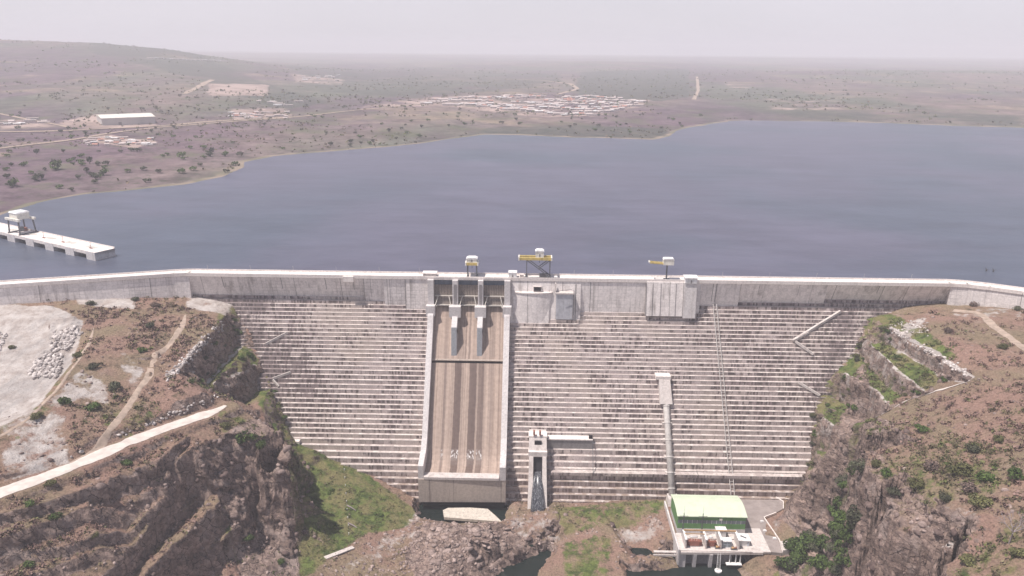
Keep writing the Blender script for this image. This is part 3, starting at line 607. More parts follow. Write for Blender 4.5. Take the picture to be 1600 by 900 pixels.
# cut away ground hidden behind the dam
# push steep rock sideways so the cliffs are not straight columns
st2 = blur(sm(.75, 1.5, slope), 2)*calm
gyd, gxd = np.gradient(blur(Z1, 10), GS); gl = np.hypot(gxd, gyd)+.05
def blocks(sc, seed):
    wx = GXX+fbm(GXX, Z1, 6, 2, seed)*1.2; wy = GYY+fbm(GYY, Z1, 6, 2, seed+1)*1.2
    bz = Z1+.45*wx+.25*wy; c1_ = np.floor((wx*.8+wy*.6)/sc+.5*_h(np.floor(bz/sc/.8), np.floor(bz*0), seed)); c2_ = np.floor(bz/sc/.8)
    return _h(c1_, c2_, seed+3)-.5
off = (blocks(5.2, 71)*2.6+blocks(2.3, 75)*1.4+blocks(1.2, 79)*.5)*(1-.6*led)
DX = -gxd/gl*off*st2; DY = -gyd/gl*off*st2
V = np.stack([GXX+DX, GYY+DY, Z1], -1).reshape(-1, 3)
go = npmesh('ground', V, fc, MAT['terr'], attrs=dict(green=green, pale=pale, rock=rock), smooth=False); tag(go, kind='structure')

# tracks laid over the ground
def ribbon(name, pts, wd, mat, lift=.22, jag=.12, seed=5):
    P_ = []
    for p in pts: P_.append(px(*p) if len(p) == 3 else W(*p))
    Q = []
    for a, b in zip(P_[:-1], P_[1:]):
        k = max(1, int(np.linalg.norm((b-a)[:2])/1.2))
        for i in range(k): Q.append(a+(b-a)*i/k)
    Q.append(P_[-1]); Q = np.array(Q)
    for _ in range(14): Q[1:-1] = (Q[:-2]+Q[2:]+2*Q[1:-1])/4
    T = np.gradient(Q[:, :2], axis=0); T /= np.linalg.norm(T, axis=1)[:, None]; Nn = np.stack([-T[:, 1], T[:, 0]], 1)
    W_ = 9; rows = []; ti_ = np.arange(len(Q))
    wl = wd/2*(1+.35*(vn(np.arange(len(Q))/5, 0*np.arange(len(Q)), seed)-.5)+jag*(vn(np.arange(len(Q))*.9, 0*Q[:, 0], seed+1)-.5))
    wl = wl*np.minimum(1, .25+(len(Q)-1-ti_)/16.)
    s_ = np.linspace(-1, 1, W_)
    XY = Q[:, None, :2]+Nn[:, None, :]*(s_[None, :, None]*wl[:, None, None])
    zz = hgt(XY[..., 0], XY[..., 1])+lift-.35*np.abs(s_[None, :])**6
    zz = np.maximum(zz, hgt(XY[..., 0]+.5, XY[..., 1])+lift*.5)
    v = np.concatenate([XY, zz[..., None]], -1).reshape(-1, 3); ii = np.arange(len(Q)*W_).reshape(len(Q), W_)
    f = np.stack([ii[:-1, :-1], ii[:-1, 1:], ii[1:, 1:], ii[1:, :-1]], -1).reshape(-1, 4)
    o = npmesh(name, v, f, mat, smooth=True); tag(o, kind='structure'); return o
ribbon('gravel_road', [(-160, 822, 80.3), (0, 770, 78), (60, 749, 77), (120, 726, 75.7), (200, 691, 74), (250, 672, 73), (300, 655, 71.5), (340, 641, 70.5), (352, 634, 70)], 8.0, MAT['roadm'], .3)
ribbon('dirt_track', [(112, 722, 76.5), (150, 690, 79), (185, 650, 81), (215, 610, 83), (232, 590, 84), (240, 560, 86.5), (262, 535, 88), (285, 508, 90.5), (290, 492, 91.5)], 3.2, MAT['trackm'], .18)
ribbon('dirt_track', [(1490, 483, 98), (1530, 490, 98.5), (1550, 512, 98), (1600, 545, 101), (1680, 590, 104)], 4.5, MAT['trackm'], .2, .3)
ribbon('footpath', [(1518, 592, 92.4), (1480, 605, 87), (1443, 617, 81), (1410, 629, 74), (1389, 641, 70), (1368, 653, 68)], 2.2, MAT['roadm'], .25, .5)
ribbon('footpath', [(0, 700, 80), (50, 650, 87), (100, 600, 88.5), (140, 540, 92), (146, 512, 94)], 1.6, MAT['trackm'], .15, .5)

# ------------------------------------------------------------------ reservoir and far country
WZ = 104.0
def damline(x): return np.interp(x, [-700, -325, -240, -219, 268, 291, 306, 420, 720], [330, 446, 472.5, 477.5, 477.5, 471, 462, 402, 240])
shore_px = [(0, 337), (60, 317), (130, 304), (200, 297), (290, 288), (350, 276), (383, 262), (385, 253), (430, 244), (520, 236), (600, 230), (660, 224), (705, 217), (760, 210), (830, 212), (900, 215), (960, 216),
            (1020, 218), (1046, 213), (1058, 204), (1075, 199), (1110, 194), (1140, 189), (1165, 188), (1230, 189), (1300, 190), (1400, 193), (1500, 197), (1600, 200), (1750, 206), (2000, 214)]
shore = [px(u, v, WZ)[:2] for u, v in shore_px]
lake = [np.array(p) for p in [(-560, 640), (-640, 560), (-700, 420), (-720, 200), (1200, 200), (2600, 900)]]
lakepoly = list(shore)+[np.array(p) for p in [(2900, 1500), (2600, 700), (1500, 100), (-900, 100), (-1000, 420), (-640, 600)]]
def sdist(x, y, poly):
    d = np.full(x.shape, 1e9)
    for i in range(len(poly)):
        a = poly[i]; b = poly[(i+1) % len(poly)]; ab = b-a; t = np.clip(((x-a[0])*ab[0]+(y-a[1])*ab[1])/(ab@ab), 0, 1)
        d = np.minimum(d, np.hypot(x-a[0]-t*ab[0], y-a[1]-t*ab[1]))
    return np.where(inpoly(x, y, poly), -d, d)
NS, NR = 460, 520
s_ = np.linspace(-1, 1, NS); rr = np.concatenate([[2, 12], np.geomspace(30, 17000, NR-2)])
YB = rr[:, None]+0*s_[None, :]; XX = s_[None, :]*(640+.9*(YB)); XX = np.where(True, XX, XX); YY = damline(np.clip(XX, -700, 720))+YB
YY = np.where(YB < 1, YY, YY)
def farh(x, y):
    d = sdist(x, y, lakepoly)+fbm(x, y, 60, 4, 81)*7
    base = WZ+np.where(d > 0, np.minimum(d*.035, 6)+sm(60, 600, d)*4, np.maximum(d*.08, -4))
    h = base+sm(120, 900, d)*(fbm(x, y, 700, 5, 82)*7)+sm(20, 200, d)*fbm(x, y, 90, 3, 83)*1.0
    # long hill on the left: its skyline is given as bearing -> height of the crest about 3.8 km out
    be = x/np.maximum(y, 1)
    crest = np.interp(be, [-1.2, -.70, -.62, -.54, -.46, -.40, -.33, -.27, -.2], [262, 270, 268, 254, 226, 190, 152, 124, 112])
    ramp = np.interp(y, [1500, 2300, 3000, 3600, 4000, 4600, 6500], [0, .22, .5, .86, 1, .9, .2]); ramp = ramp
    h = h+(crest-112)*ramp*(1+.06*fbm(x, y, 500, 4, 84))*np.where(be < -.15, 1, 0)
    # low swells to the right and middle
    h = h+34*np.exp(-((y-4300)/900)**2)*sm(.1, .5, be)*(1+.4*fbm(x, y, 1500, 3, 85))+24*np.exp(-((y-6500)/1300)**2)*np.exp(-((be-.1)/.14)**2)+30*np.exp(-((y-11000)/2200)**2)*(1+fbm(x, y, 3500, 3, 87))*.6
    return h, d
FH, FD = farh(XX, YY)
def fpoly(polys, soft=3):
    m = np.zeros_like(XX)
    for poly, z, val in polys: m = np.maximum(m, inpoly(XX, YY, PM(poly, z)).astype(float)*val)
    return blur(m, soft)
bare = fpoly([
    ([(90, 192), (150, 182), (250, 190), (250, 198), (130, 204), (95, 200)], 112, .75), ([(125, 220), (170, 212), (250, 222), (215, 232), (150, 226)], 110, .8), ([(0, 185), (60, 190), (110, 203), (0, 206)], 112, .5),
    ([(325, 124), (420, 121), (418, 134), (322, 136)], 150, .9), ([(452, 116), (540, 119), (535, 127), (455, 128)], 130, .62), ([(355, 175), (450, 170), (455, 186), (360, 188)], 114, .6),
    ([(560, 165), (660, 150), (760, 148), (880, 150), (1020, 154), (1010, 163), (930, 180), (850, 180), (760, 172), (700, 165), (560, 173)], 116, .56),
    ([(820, 90), (990, 86), (970, 104), (830, 108)], 135, .30), ([(1130, 128), (1175, 128), (1172, 137), (1128, 136)], 122, .5), ([(1190, 150), (1330, 146), (1330, 168), (1200, 168)], 118, .42)])
wood = fpoly([([(905, 112), (1078, 108), (1078, 148), (1030, 154), (900, 150)], 120, .9), ([(430, 104), (760, 108), (880, 112), (880, 128), (640, 150), (500, 140)], 122, .55), ([(860, 196), (1050, 198), (1035, 214), (800, 208), (700, 212), (760, 198)], 108, .62), ([(150, 72), (400, 98), (520, 112), (430, 118), (300, 100), (140, 92)], 190, .6), ([(1080, 168), (1330, 172), (1600, 180), (1600, 194), (1300, 188), (1100, 188)], 110, .5)])
shm = np.exp(-np.clip(FD, 0, None)/(5+16*vn(XX/160, YY/160, 88)))*np.where(FD < -6, .4, 1)
vi = np.arange(NS*NR).reshape(NR, NS)
fc = np.stack([vi[:-1, :-1], vi[:-1, 1:], vi[1:, 1:], vi[1:, :-1]], -1).reshape(-1, 4)
fo = npmesh('far_hills', np.stack([XX, YY, FH], -1).reshape(-1, 3), fc, MAT['far'], attrs=dict(shore=shm, bare=bare, wood=wood), smooth=True); tag(fo, kind='structure')
# water sheet of the reservoir, stopped by the upstream face of the dam
xs = np.linspace(-1000, 3000, 400); wv = []
for x in xs:
    y0 = float(damline(np.clip(x, -700, 720))); wv += [(x, y0, WZ), (x, y0+400, WZ), (x, 3200, WZ)]
wv = np.array(wv); ii = np.arange(len(wv)).reshape(-1, 3)
wf = np.concatenate([np.stack([ii[:-1, k], ii[1:, k], ii[1:, k+1], ii[:-1, k+1]], -1) for k in (0, 1)])
wo = npmesh('reservoir_water', wv, wf, MAT['lake']); tag(wo, kind='structure')
# river pools below the dam
def pool(name, poly, z, mat=MAT['pool']):
    m = MB(); m.add([(p[0], p[1], z) for p in poly], [list(range(len(poly)))]); o = m.build(name, mat); tag(o, kind='structure'); return o
pool('river_water', [W(-45, 100), W(150, 100), W(150, 361), W(60, 366), W(20, 372), W(-45, 365)], -15.0)
pool('plunge_pool_water', [W(-64, 374), W(-9, 374), W(-9, 401), W(-64, 401)], -12.4)

# ------------------------------------------------------------------ the dam
dam = thing('concrete_dam', 'long grey stepped concrete gravity dam holding back the reservoir, dark stains down its steps', 'dam', (0, 470, 0))
SPX0, SPX1 = -63.2, -10.8
nk = [(-219, -182, 2), (-182, -105, 2), (-105, -92, 3), (-92, -78, 4), (-78, SPX0+1, 5), (SPX1-1, 14, 8), (14, 34, 7), (34, 60, 5), (60, 110, 5), (110, 135, 3), (135, 190, 2), (190, 268, 1)]
def ntop(x):
    for a, b, k in nk:
        if a <= x < b: return k
    return 2
m = MB(); rs = random.Random(3)
for a, b, kt in nk:
    nb = max(1, round((b-a)/14)); xs_ = [a+(b-a)*i/nb for i in range(nb+1)]
    for k in range(kt, 47):
        z1 = zk(k); z0 = zk(k+1)-.06; y = facey((zk(k)+zk(k+1))/2)
        if z1 < -9: break
        for i in range(nb):
            j = rs.uniform(-.07, .07); m.box(xs_[i], xs_[i+1], y+j, 474, z0, z1+rs.uniform(-.03, .03)*1)
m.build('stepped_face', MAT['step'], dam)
# upper wall, leaning out over the first steps
TOPY = 467.4
m = MB()
def wallprof(a, b, ya, za, yb=None):
    yt = min(TOPY, ya+.0+6.5) if ya < TOPY else TOPY
    m.profx([(474, za-.6), (ya, za-.6), (TOPY-.2, 108.6), (474, 108.6)], a, b)
for a, b, kt in nk:
    z1 = zk(kt); wallprof(a, b, facey(z1)-.1, z1)
    m.build('wall_monolith', MAT['wall'], dam); m = MB()
wl = [(-700, 330), (-325, 444.6), (-240, 471.0), (-229, 474.4), (-219, 476.4)]; wr = [(268, 476.4), (279, 474.2), (291, 469.0), (306, 460.6), (420, 401), (700, 235)]
def wing(mb, a, b, off0, off1, z0, z1, batter=0):
    a = np.array(a, float); b = np.array(b, float); t = (b-a)/np.linalg.norm(b-a); n_ = np.array([t[1], -t[0]])
    q = [a+n_*off0, b+n_*off0, b+n_*off1, a+n_*off1]; ql = [a+n_*(off0+batter), b+n_*(off0+batter), b+n_*off1, a+n_*off1]
    mb.hexa([(p[0], p[1], z0) for p in ql], [(p[0], p[1], z1) for p in q])
for P_ in (wl, wr):
    for a, b in zip(P_[:-1], P_[1:]): wing(m, a, b, 9, 1.0, 84, 108.6, 1.2)
    m.build('wing_wall', MAT['wall'], dam); m = MB()
m = MB(); m.box(-219, 268, TOPY-.7, 476.6, 108.6, 109.7)
for P_ in (wl, wr):
    for a, b in zip(P_[:-1], P_[1:]): wing(m, a, b, 9.6, -.2, 108.6, 109.7)
m.build('crest_road', MAT['slab'], dam)
for y0, y1, o0, o1 in ((TOPY-.72, TOPY-.38, 9.62, 9.3), (476.3, 476.64, .1, -.22)):
    m = MB(); m.box(-219, 268, y0, y1, 109.7, 110.75)
    for P_ in (wl, wr):
        for a, b in zip(P_[:-1], P_[1:]): wing(m, a, b, o0, o1, 109.7, 110.75)
    m.build('parapet', MAT['slab'], dam)
m = MB(); m.box(-219, 268, 475.4, 476.4, 60, 108.5)
for P_ in (wl, wr):
    for a, b in zip(P_[:-1], P_[1:]): wing(m, a, b, 1, .02, 80, 108.5)
m.build('upstream_wall', MAT['wall'], dam)
# kerb between road and footway, lamp sockets
m = MB(); m.box(-219, 268, TOPY+.9, TOPY+1.15, 109.7, 109.95); m.build('crest_kerb', MAT['grey'], dam)
for x, d in [(-196, 1), (-158, 1), (-129.5, 1), (-111.5, 1), (-100.5, 0), (-88, 0), (-78, 1), (22.5, 1), (40.2, 1), (117.8, 1), (119.8, 1), (147, 0), (172, 0), (222, 1)]:
    m = MB(); k = ntop(x); zb = zk(k); m.profx([(facey(zb)-.18, zb), (TOPY-.28, 108.3), (TOPY+.3, 108.3), (facey(zb)+.3, zb)], x-(.20 if d else .10), x+(.20 if d else .10)); m.build('joint_strip', MAT['grey'], dam)
# ledges and ramps
def onf(u, v, out=1.0):
    p = onface(u, v); return W(p[0], p[1]-out*.8, p[2]+out*.55)
for (a, b, wd) in [((1238, 533), (1312, 487), 1.5), ((1242, 534), (1270, 554), 1.1), ((1247, 598), (1280, 618), 1.1), ((416, 538), (450, 520), .8), ((427, 592), (455, 582), .8), ((427, 594), (436, 604), .7), ((1240, 532), (1262, 520), 1.6)]:
    m = MB(); m.beam(onf(*a), onf(*b), wd, 1.4); m.build('ramp_beam', MAT['cut'], dam)
m = MB(); m.box(15.5, 172, 406.5, 412, 5.2, 7.2); m.build('berm_ledge', MAT['step'], dam)
m = MB()
for dx in (0, 2.2):
    m.beam(onf(1113, 475, 1.7)+W(dx, 0, 0), onf(1141, 774, 1.7)+W(dx, 0, 0), .3, .4)
p0 = onf(1113, 475, 1.7); p1 = onf(1141, 774, 1.7)
for i in range(60):
    q = p0+(p1-p0)*i/60; m.beam(q, q+W(2.2, 0, 0), .22, .12)
m.build('inclined_stair', MAT['pipe'], dam)
# bulge and openings of the upper wall, right of the spillway
m = MB(); ring0, ring1 = [], []
A_ = [(-8.5+24.5*i/14, 466.0-2.6*math.sin(math.pi*i/14)**.6-.9) for i in range(15)]
m.loft([[(x, y-.2, 81) for x, y in A_]+[(16, 472, 81), (-8.5, 472, 81)], [(x, y+.8, 101) for x, y in A_]+[(16, 472, 101), (-8.5, 472, 101)]])
m.build('intake_bulge', MAT['wall'], dam)
m = MB(); m.loft([[(x, y+.35, 101) for x, y in A_]+[(16, 472, 101), (-8.5, 472, 101)], [(x, y+.35, 101.7) for x, y in A_]+[(16, 472, 101.7), (-8.5, 472, 101.7)]]); m.build('bulge_ledge', MAT['slab'], dam)
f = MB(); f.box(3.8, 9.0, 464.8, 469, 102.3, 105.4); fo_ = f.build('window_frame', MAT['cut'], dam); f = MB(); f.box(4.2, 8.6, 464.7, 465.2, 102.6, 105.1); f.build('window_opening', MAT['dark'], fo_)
m = MB(); m.box(18.4, 28.8, 462.6, 468, 84.5, 101.4); m.build('gate_shaft', flat('blue_grey_shaft_concrete', (.50, .50, .53), .8), dam)
m = MB(); m.box(17.6, 29.4, 462.0, 467, 101.4, 102.2); m.box(17.6, 18.1, 463, 466, 102.2, 108); m.build('shaft_platform', MAT['cut'], dam)
m = MB(); m.tube([(30.6, 460.6, 84), (30.6, 462.6, 108)], .28, 8); m.tube([(29.4, 460.8, 88), (29.4, 462.8, 104)], .2, 8); m.beam((20, 460.5, 104.2), (28, 460.8, 105.2), .2); m.build('drain_pipe', MAT['steel'], dam)
m = MB(); m.profx([(470, 87.5), (463.0, 87.5), (465.9, 109.2), (470, 109.2)], 75.5, 98.6); m.build('intake_block', MAT['wall'], dam)
m = MB()
for x in (75.4, 79.4, 84.5, 94.0, 98.7): m.profx([(464, 87.6), (462.75, 87.6), (465.6, 108.3), (467, 108.3)], x-.16, x+.16)
m.build('block_rib', MAT['grey'], dam)
m = MB(); m.profx([(470, 86.5), (462.4, 86.5), (464.6, 109.3), (470, 109.3)], 98.9, 106.8); m.build('hut_buttress', MAT['wallp'], dam)
m = MB(); m.box(-117.5, -110.7, 465.2, 470, 106.6, 110.2); m.build('crest_bay', MAT['slab'], dam)
# small portal boxes in the lower corners
for u, v in [(452, 688), (1297, 690)]:
    p = onface(u, v)
    if u < 500:
        m = MB(); m.box(p[0]-3, p[0]+7, p[1]-3.2, p[1]+1, p[2]-1, p[2]+.9); m.build('drain_sill', MAT['slab'], dam)

# ------------------------------------------------------------------ spillway
sp = thing('spillway', 'three-bay gated spillway with a long tan chute and grey bucket block down the dam face', 'spillway', (-37, 440, 0))
def chy(z): return 466.5-.7*(91-z)      # chute bed line
# chute bed in two lengths with a groove between
m = MB(); Z62 = 61.8
prof_up = [(474, 92.5), (468, 92.3), (466, 91), (chy(85)+.4, 85), (chy(Z62), Z62)]
m.profx(prof_up+[(chy(Z62)+3, Z62-3), (474, 80)], CHX0-1.4, CHX1+1.4)
m.build('upper_chute', MAT['chute'], sp)
m = MB(); zs = [Z62-1.4, 55, 48, 40, 32, 25, 20, 17]
P2 = [(chy(z)+.6, z) for z in zs]; cy, cz = P2[-1]
P2 += [(cy-2.6, 14.0), (cy-5.2, 11.9), (cy-8, 10.6), (cy-10.5, 10.1), (396.6, 10.0)]
m.profx(P2+[(396.6, 6), (425, 2), (chy(50)+9, 50)], CHX0-1.4, CHX1+1.4); m.build('lower_chute', MAT['chute'], sp)
m = MB(); m.profx([(chy(Z62)-.4, Z62+.3), (chy(Z62)+.1, Z62+.9), (chy(Z62)+3, Z62+.9), (chy(Z62)+3, Z62+.3)], CHX0-.6, CHX1+.6); m.build('aerator_sill', MAT['bucket'], sp)
m = MB(); m.box(CHX0-.6, CHX1+.6, chy(Z62)-.15, chy(Z62)+2.6, Z62-2.2, Z62-.9); m.build('aerator_groove', MAT['dark'], sp)
m = MB(); m.loft([[(-62.4, 394.0, -6.9), (-11.1, 394.9, -6.5), (-11.1, 412, -6.5), (-62.4, 412, -6.9)], [(-62.4, 394.4, 8.2), (-11.1, 395.3, 8.2), (-11.1, 412, 8.2), (-62.4, 412, 8.2)]])
m.build('bucket_block', MAT['bucket'], sp); m = MB(); m.box(-62, -11.5, 399.5, 411.8, -17, -6.95); m.build('undercut_shade_block', MAT['dark'], sp)  # black block painting the shade of the hollow beneath the bucket
m = MB(); m.profx([(394.3, 8.2), (394.3, 9.7), (396.4, 10.9), (398.6, 10.5), (400, 8.2)], -59.0, -14.9); m.build('bucket_lip', MAT['cut'], sp)
# side walls
def sidewall(x0, x1, x0b, x1b):
    m = MB()
    outline = [(474, 109.4), (462.5, 109.4), (462.2, 92), (457.5, 87.5), (chy(80)-5.2, 80), (chy(60)-5.0, 60), (chy(40)-5.0, 40), (chy(24)-5.2, 24.6), (chy(20)-8.5, 19.6), (396.5, 17.4), (395.0, 16.6)]
    base = [(474, 84), (465, 84), (465, 84), (460, 80), (chy(80)+5, 75), (chy(60)+5, 54), (chy(40)+5, 34), (chy(24)+5, 18), (chy(20)+2, 8), (398, 8), (395.0, 8)]
    rings = []
    for (y, z), (yb, zb) in zip(outline, base):
        t = float(np.clip((110-z)/94, 0, 1)); xa = x0+(x0b-x0)*t; xb = x1+(x1b-x1)*t
        yb = y if y < 396 else yb
        rings.append([(xa, y, z), (xb, y, z), (xb, yb, zb), (xa, yb, zb)])
    m.loft(rings); return m
sidewall(-63.2, -59.4, -62.4, -59.2).build('training_wall', MAT['wallp'], sp)
sidewall(-14.5, -10.8, -14.7, -11.1).build('training_wall', MAT['wallp'], sp)
for x0, x1 in ((-63.2, -59.4), (-14.5, -10.8)):
    m = MB(); m.box(x0-.9, x1+.9, 458.6, 463.2, 86.6, 93.4); m.build('trunnion_block', MAT['wallp'], sp)
PIERS = [(-47.4, -43.9), (-31.2, -27.9)]
for x0, x1 in PIERS:
    m = MB()
    m.profx([(474, 109.4), (462.2, 109.4), (462.0, 92.5), (457.6, 87.2), (451.4, 82.2), (451.0, 78), (chy(79)+3, 76), (470, 85)], x0, x1)
    m.profx([(457, 80), (451.0, 80.6), (448.2, 64.2), (chy(63)+2, 61.0)], x0, x1)
    # close wedge between the nose and the chute
    m.profx([(451.02, 80.2), (448.24, 64.5), (chy(64)+1, 63.0), (chy(88)+1, 87)], x0+.01, x1-.01)
    pr = m.build('pier', MAT['wallp'], sp)
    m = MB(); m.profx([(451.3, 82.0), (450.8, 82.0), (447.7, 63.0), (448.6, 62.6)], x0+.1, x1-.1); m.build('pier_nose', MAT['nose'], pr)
    m = MB(); m.box(x0-1.9, x1+1.9, 457.6, 463.4, 86.4, 93.4); m.build('trunnion_block', MAT['wallp'], pr)
    m = MB(); m.box(x0+.8, x1-.8, 461.85, 462.5, 94, 107); m.build('recess_panel', MAT['grey'], pr)
m = MB(); m.box(SPX0-.2, SPX1+.2, 465.4, 468.5, 108.9, 109.9); m.build('bridge_deck', MAT['slab'], sp)
m = MB(); m.box(SPX0-.2, SPX1+.2, 465.3, 465.6, 109.9, 110.8); m.build('deck_parapet', MAT['slab'], sp)
# radial gates
for x0, x1 in ((-59.4, -47.4), (-43.9, -31.2), (-27.9, -14.5)):
    gt = MB(); prof = []
    for i in range(9):
        t = i/8; z = 92.3+t*13; yy = 464.6+2.2*math.sin(t*math.pi*.6); prof.append((yy, z))
    gt.profx(prof+[(y+.6, z) for y, z in prof[::-1]], x0+.15, x1-.15); g_ = gt.build('radial_gate', MAT['gate'], sp)
    r_ = MB(); nrib = 12
    for i in range(nrib+1):
        x = x0+.3+(x1-x0-.6)*i/nrib; r_.profx([(y-.35, z) for y, z in prof]+[(y+.02, z) for y, z in prof[::-1]], x-.1, x+.1)
    r_.build('gate_rib', MAT['rib'], g_)
    b_ = MB(); b_.box(x0+.15, x1-.15, 464.6, 465.6, 98.2, 98.7); b_.box(x0+.15, x1-.15, 463.6, 464.8, 92.2, 92.9); b_.build('gate_girder', MAT['arm'], g_)
    for s in (0, 1):
        xa = x0+.9 if s == 0 else x1-.9; xb = x0+.5 if s == 0 else x1-.5
        xc = x0+2.6 if s == 0 else x1-2.6
        a_m = MB(); a_m.beam((xc, 464.6, 98.4), (xb, 460.6, 91.2), .42); a_m.beam((xc, 464.2, 93.2), (xb, 460.6, 91.2), .36); a_m.build('gate_arm', MAT['arm'], g_)
    s_m = MB(); s_m.box(x0+.1, x1-.1, 467.6, 468.6, 104.6, 108.7); s_m.build('shaded_water_panel', MAT['gatedark'], g_)  # dark blue panel standing in for the shaded water above the gate

# ------------------------------------------------------------------ bottom outlet
ou = thing('bottom_outlet', 'narrow pale outlet tower on the stepped dam face with a dark slot spilling water', 'outlet tower', (7.6, 405, -10))
def outy(z): return 414.5-.62*(29-z)
m = MB()
m.hexa([(2.2, outy(20), 20), (13, outy(20), 20), (13, 426, 20), (2.2, 426, 20)], [(2.4, outy(26.4)+.5, 26.4), (12.8, outy(26.4)+.5, 26.4), (12.8, 426, 26.4), (2.4, 426, 26.4)])
m.build('outlet_head', MAT['cut'], ou)
m = MB(); m.box(2.0, 13.2, 413.4, 420, 26.4, 27.4); m.build('head_slab', MAT['slab'], ou)
for x in (5.3, 8.9):
    m = MB(); m.box(x-.55, x+.55, 412.9, 415, 28.2, 30.8); m.build('hoist_post', MAT['rust'], ou)
for x0, x1, fl in ((2.6, 5.0, -.7), (10.4, 12.7, .7)):
    m = MB(); m.hexa([(x0+min(fl, 0), outy(-10), -10), (x1+max(fl, 0), outy(-10), -10), (x1+max(fl, 0), 425, -10), (x0+min(fl, 0), 425, -10)], [(x0, outy(20), 20), (x1, outy(20), 20), (x1, 426, 20), (x0, 426, 20)])
    m.build('side_pier', MAT['cut'] if 1 else 0, ou)
m = MB(); m.hexa([(5.0, outy(-10)+5, -10), (10.4, outy(-10)+5, -10), (10.4, 425, -10), (5.0, 425, -10)], [(5.0, outy(20)+3, 19.9), (10.4, outy(20)+3, 19.9), (10.4, 425, 19.9), (5.0, 425, 19.9)]); m.build('slot_back', MAT['dark'], ou)  # black back panel paints the darkness of the slot
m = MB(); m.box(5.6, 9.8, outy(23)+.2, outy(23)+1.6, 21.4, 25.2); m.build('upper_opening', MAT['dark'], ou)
m = MB(); m.box(2.0, 13.2, outy(18.2)-.5, outy(18.2)+3, 17.0, 20.2); m.build('cross_beam', MAT['slab'], ou)
m = MB(); xs_ = [4.6, 5.6, 6.6, 7.6, 8.6, 9.6, 10.6]
rings = []
for z, y, s in [(8.5, outy(8)+4.0, .72), (7, outy(7)+1.2, .8), (4, outy(4)-1.2, .95), (-1, outy(-1)-2.2, 1.15), (-6, outy(-6)-2.8, 1.3), (-12, outy(-12)-3, 1.35)]:
    rings.append([(7.7+(x-7.6)*s, y-.4*math.sin(i*2.1), z) for i, x in enumerate(xs_)]+[(7.7+(x-7.6)*s, y+1.0, z) for x in xs_[::-1]])
m.loft(rings); o = m.build('falling_water', MAT['fall'], smooth=True); tag(o, kind='structure')
an = thing('outlet_chamber', 'grey stained rectangular concrete chamber built into the steps right of the outlet tower', 'gate chamber', (27, 418, 16))
m = MB(); m.box(13.4, 40.6, 417.6, 424, 16.6, 23.0); m.build('chamber_wall', MAT['grey'], an)
m = MB(); m.box(13.4, 40.9, 417.2, 424, 23.0, 23.7); m.build('chamber_roof', MAT['slab'], an)
m = MB(); m.box(38.6, 40.8, 418, 420, 23.7, 25.6); m.build('roof_hatch', MAT['dark'], an)
m = MB(); m.beam((40.9, 417.2, 23), (40.9, 406, 7), .35); m.build('drain_pipe', MAT['steel'], an)

# ------------------------------------------------------------------ penstock
pe = thing('penstock', 'light grey steel penstock pipe running down the dam face into the powerhouse', 'pipe', (86, 420, 0))
m = MB(); m.hexa([(82.4, 431.0, 41.5), (90.2, 431.0, 41.5), (90.2, 440, 41.5), (82.4, 440, 41.5)], [(82.4, 438.6, 54.2), (89.2, 438.6, 54.2), (89.2, 448, 54.2), (82.4, 448, 54.2)]); m.build('inlet_block', MAT['cut'], pe)
m = MB(); m.box(80.4, 89.6, 439, 447, 54.2, 56.4); m.build('block_cap', MAT['slab'], pe)
m = MB(); P_a = W(86.6, 433.5, 41.5); P_b = W(87.4, 398.5, -4)
m.tube([P_a, P_a+(P_b-P_a)*.02, P_b], 1.95, 16); m.build('pipe', MAT['pipe'], pe, smooth=True)
for t in (.04, .22, .40, .58, .74, .90):
    q = P_a+(P_b-P_a)*t; d = (P_b-P_a)/np.linalg.norm(P_b-P_a); m = MB(); m.tube([q-d*.35, q+d*.35], 2.3, 16); m.build('collar', MAT['pipe'], pe)
    if .1 < t < .9:
        m = MB(); m.box(q[0]-3.0, q[0]+3.0, q[1]+.2, q[1]+4.5, q[2]-1.6, q[2]-.2); m.build('saddle', MAT['cut'], pe)
m = MB(); m.hexa([(84, 392.5, -7), (91, 392.5, -7), (91, 400.5, -7), (84, 400.5, -7)], [(84.6, 395, -2.2), (90.4, 395, -2.2), (90.4, 401, -2.2), (84.6, 401, -2.2)]); m.build('anchor_block', MAT['cut'], pe)

# ------------------------------------------------------------------ powerhouse
ph = thing('powerhouse', 'powerhouse with pale green barrel roof and green cladding at the foot of the dam', 'powerhouse', (103, 376, -5))
X0, X1, Y0, Y1 = 84.4, 121.6, 366.4, 386.5
def roofz(y): t = (y-Y0)/(Y1-Y0); return 5.3+2.1*math.sin(math.pi*(.04+.92*t))
prof = [(Y0-.7+(Y1-Y0+1.4)*i/16, ) for i in range(17)]; prof = [(y[0], roofz(min(max(y[0], Y0), Y1))) for y in prof]
m = MB(); m.profx(prof+[(y, z+.35) for y, z in prof[::-1]], X0-.5, X1+.5); rf = m.build('roof', MAT['pgreen'], ph)
m = MB()
for i in range(1, 12):
    x = X0+(X1-X0)*i/12; m.profx([(y, z+.36) for y, z in prof]+[(y, z+.46) for y, z in prof[::-1]], x-.06, x+.06)
m.build('roof_seam', MAT['pgreen'], rf)
for q_ in ((Y0, Y0+.4, 3.2, 5.6), (Y0, Y0+.4, -2.2, 1.0), (Y1-.4, Y1, -2.2, 5.6)): m = MB(); m.box(X0, X1, *q_); m.build('green_cladding', MAT['green'], ph)
m = MB(); m.box(X0+.2, X1-.2, Y0+.1, Y0+.35, 1.0, 3.2); wb = m.build('window_band', MAT['win'], ph)
for i in range(1, 14): m = MB(); m.box(X0+(X1-X0)*i/14-.08, X0+(X1-X0)*i/14+.08, Y0-.02, Y0+.1, 1.0, 3.2); m.build('mullion', MAT['white'], wb)
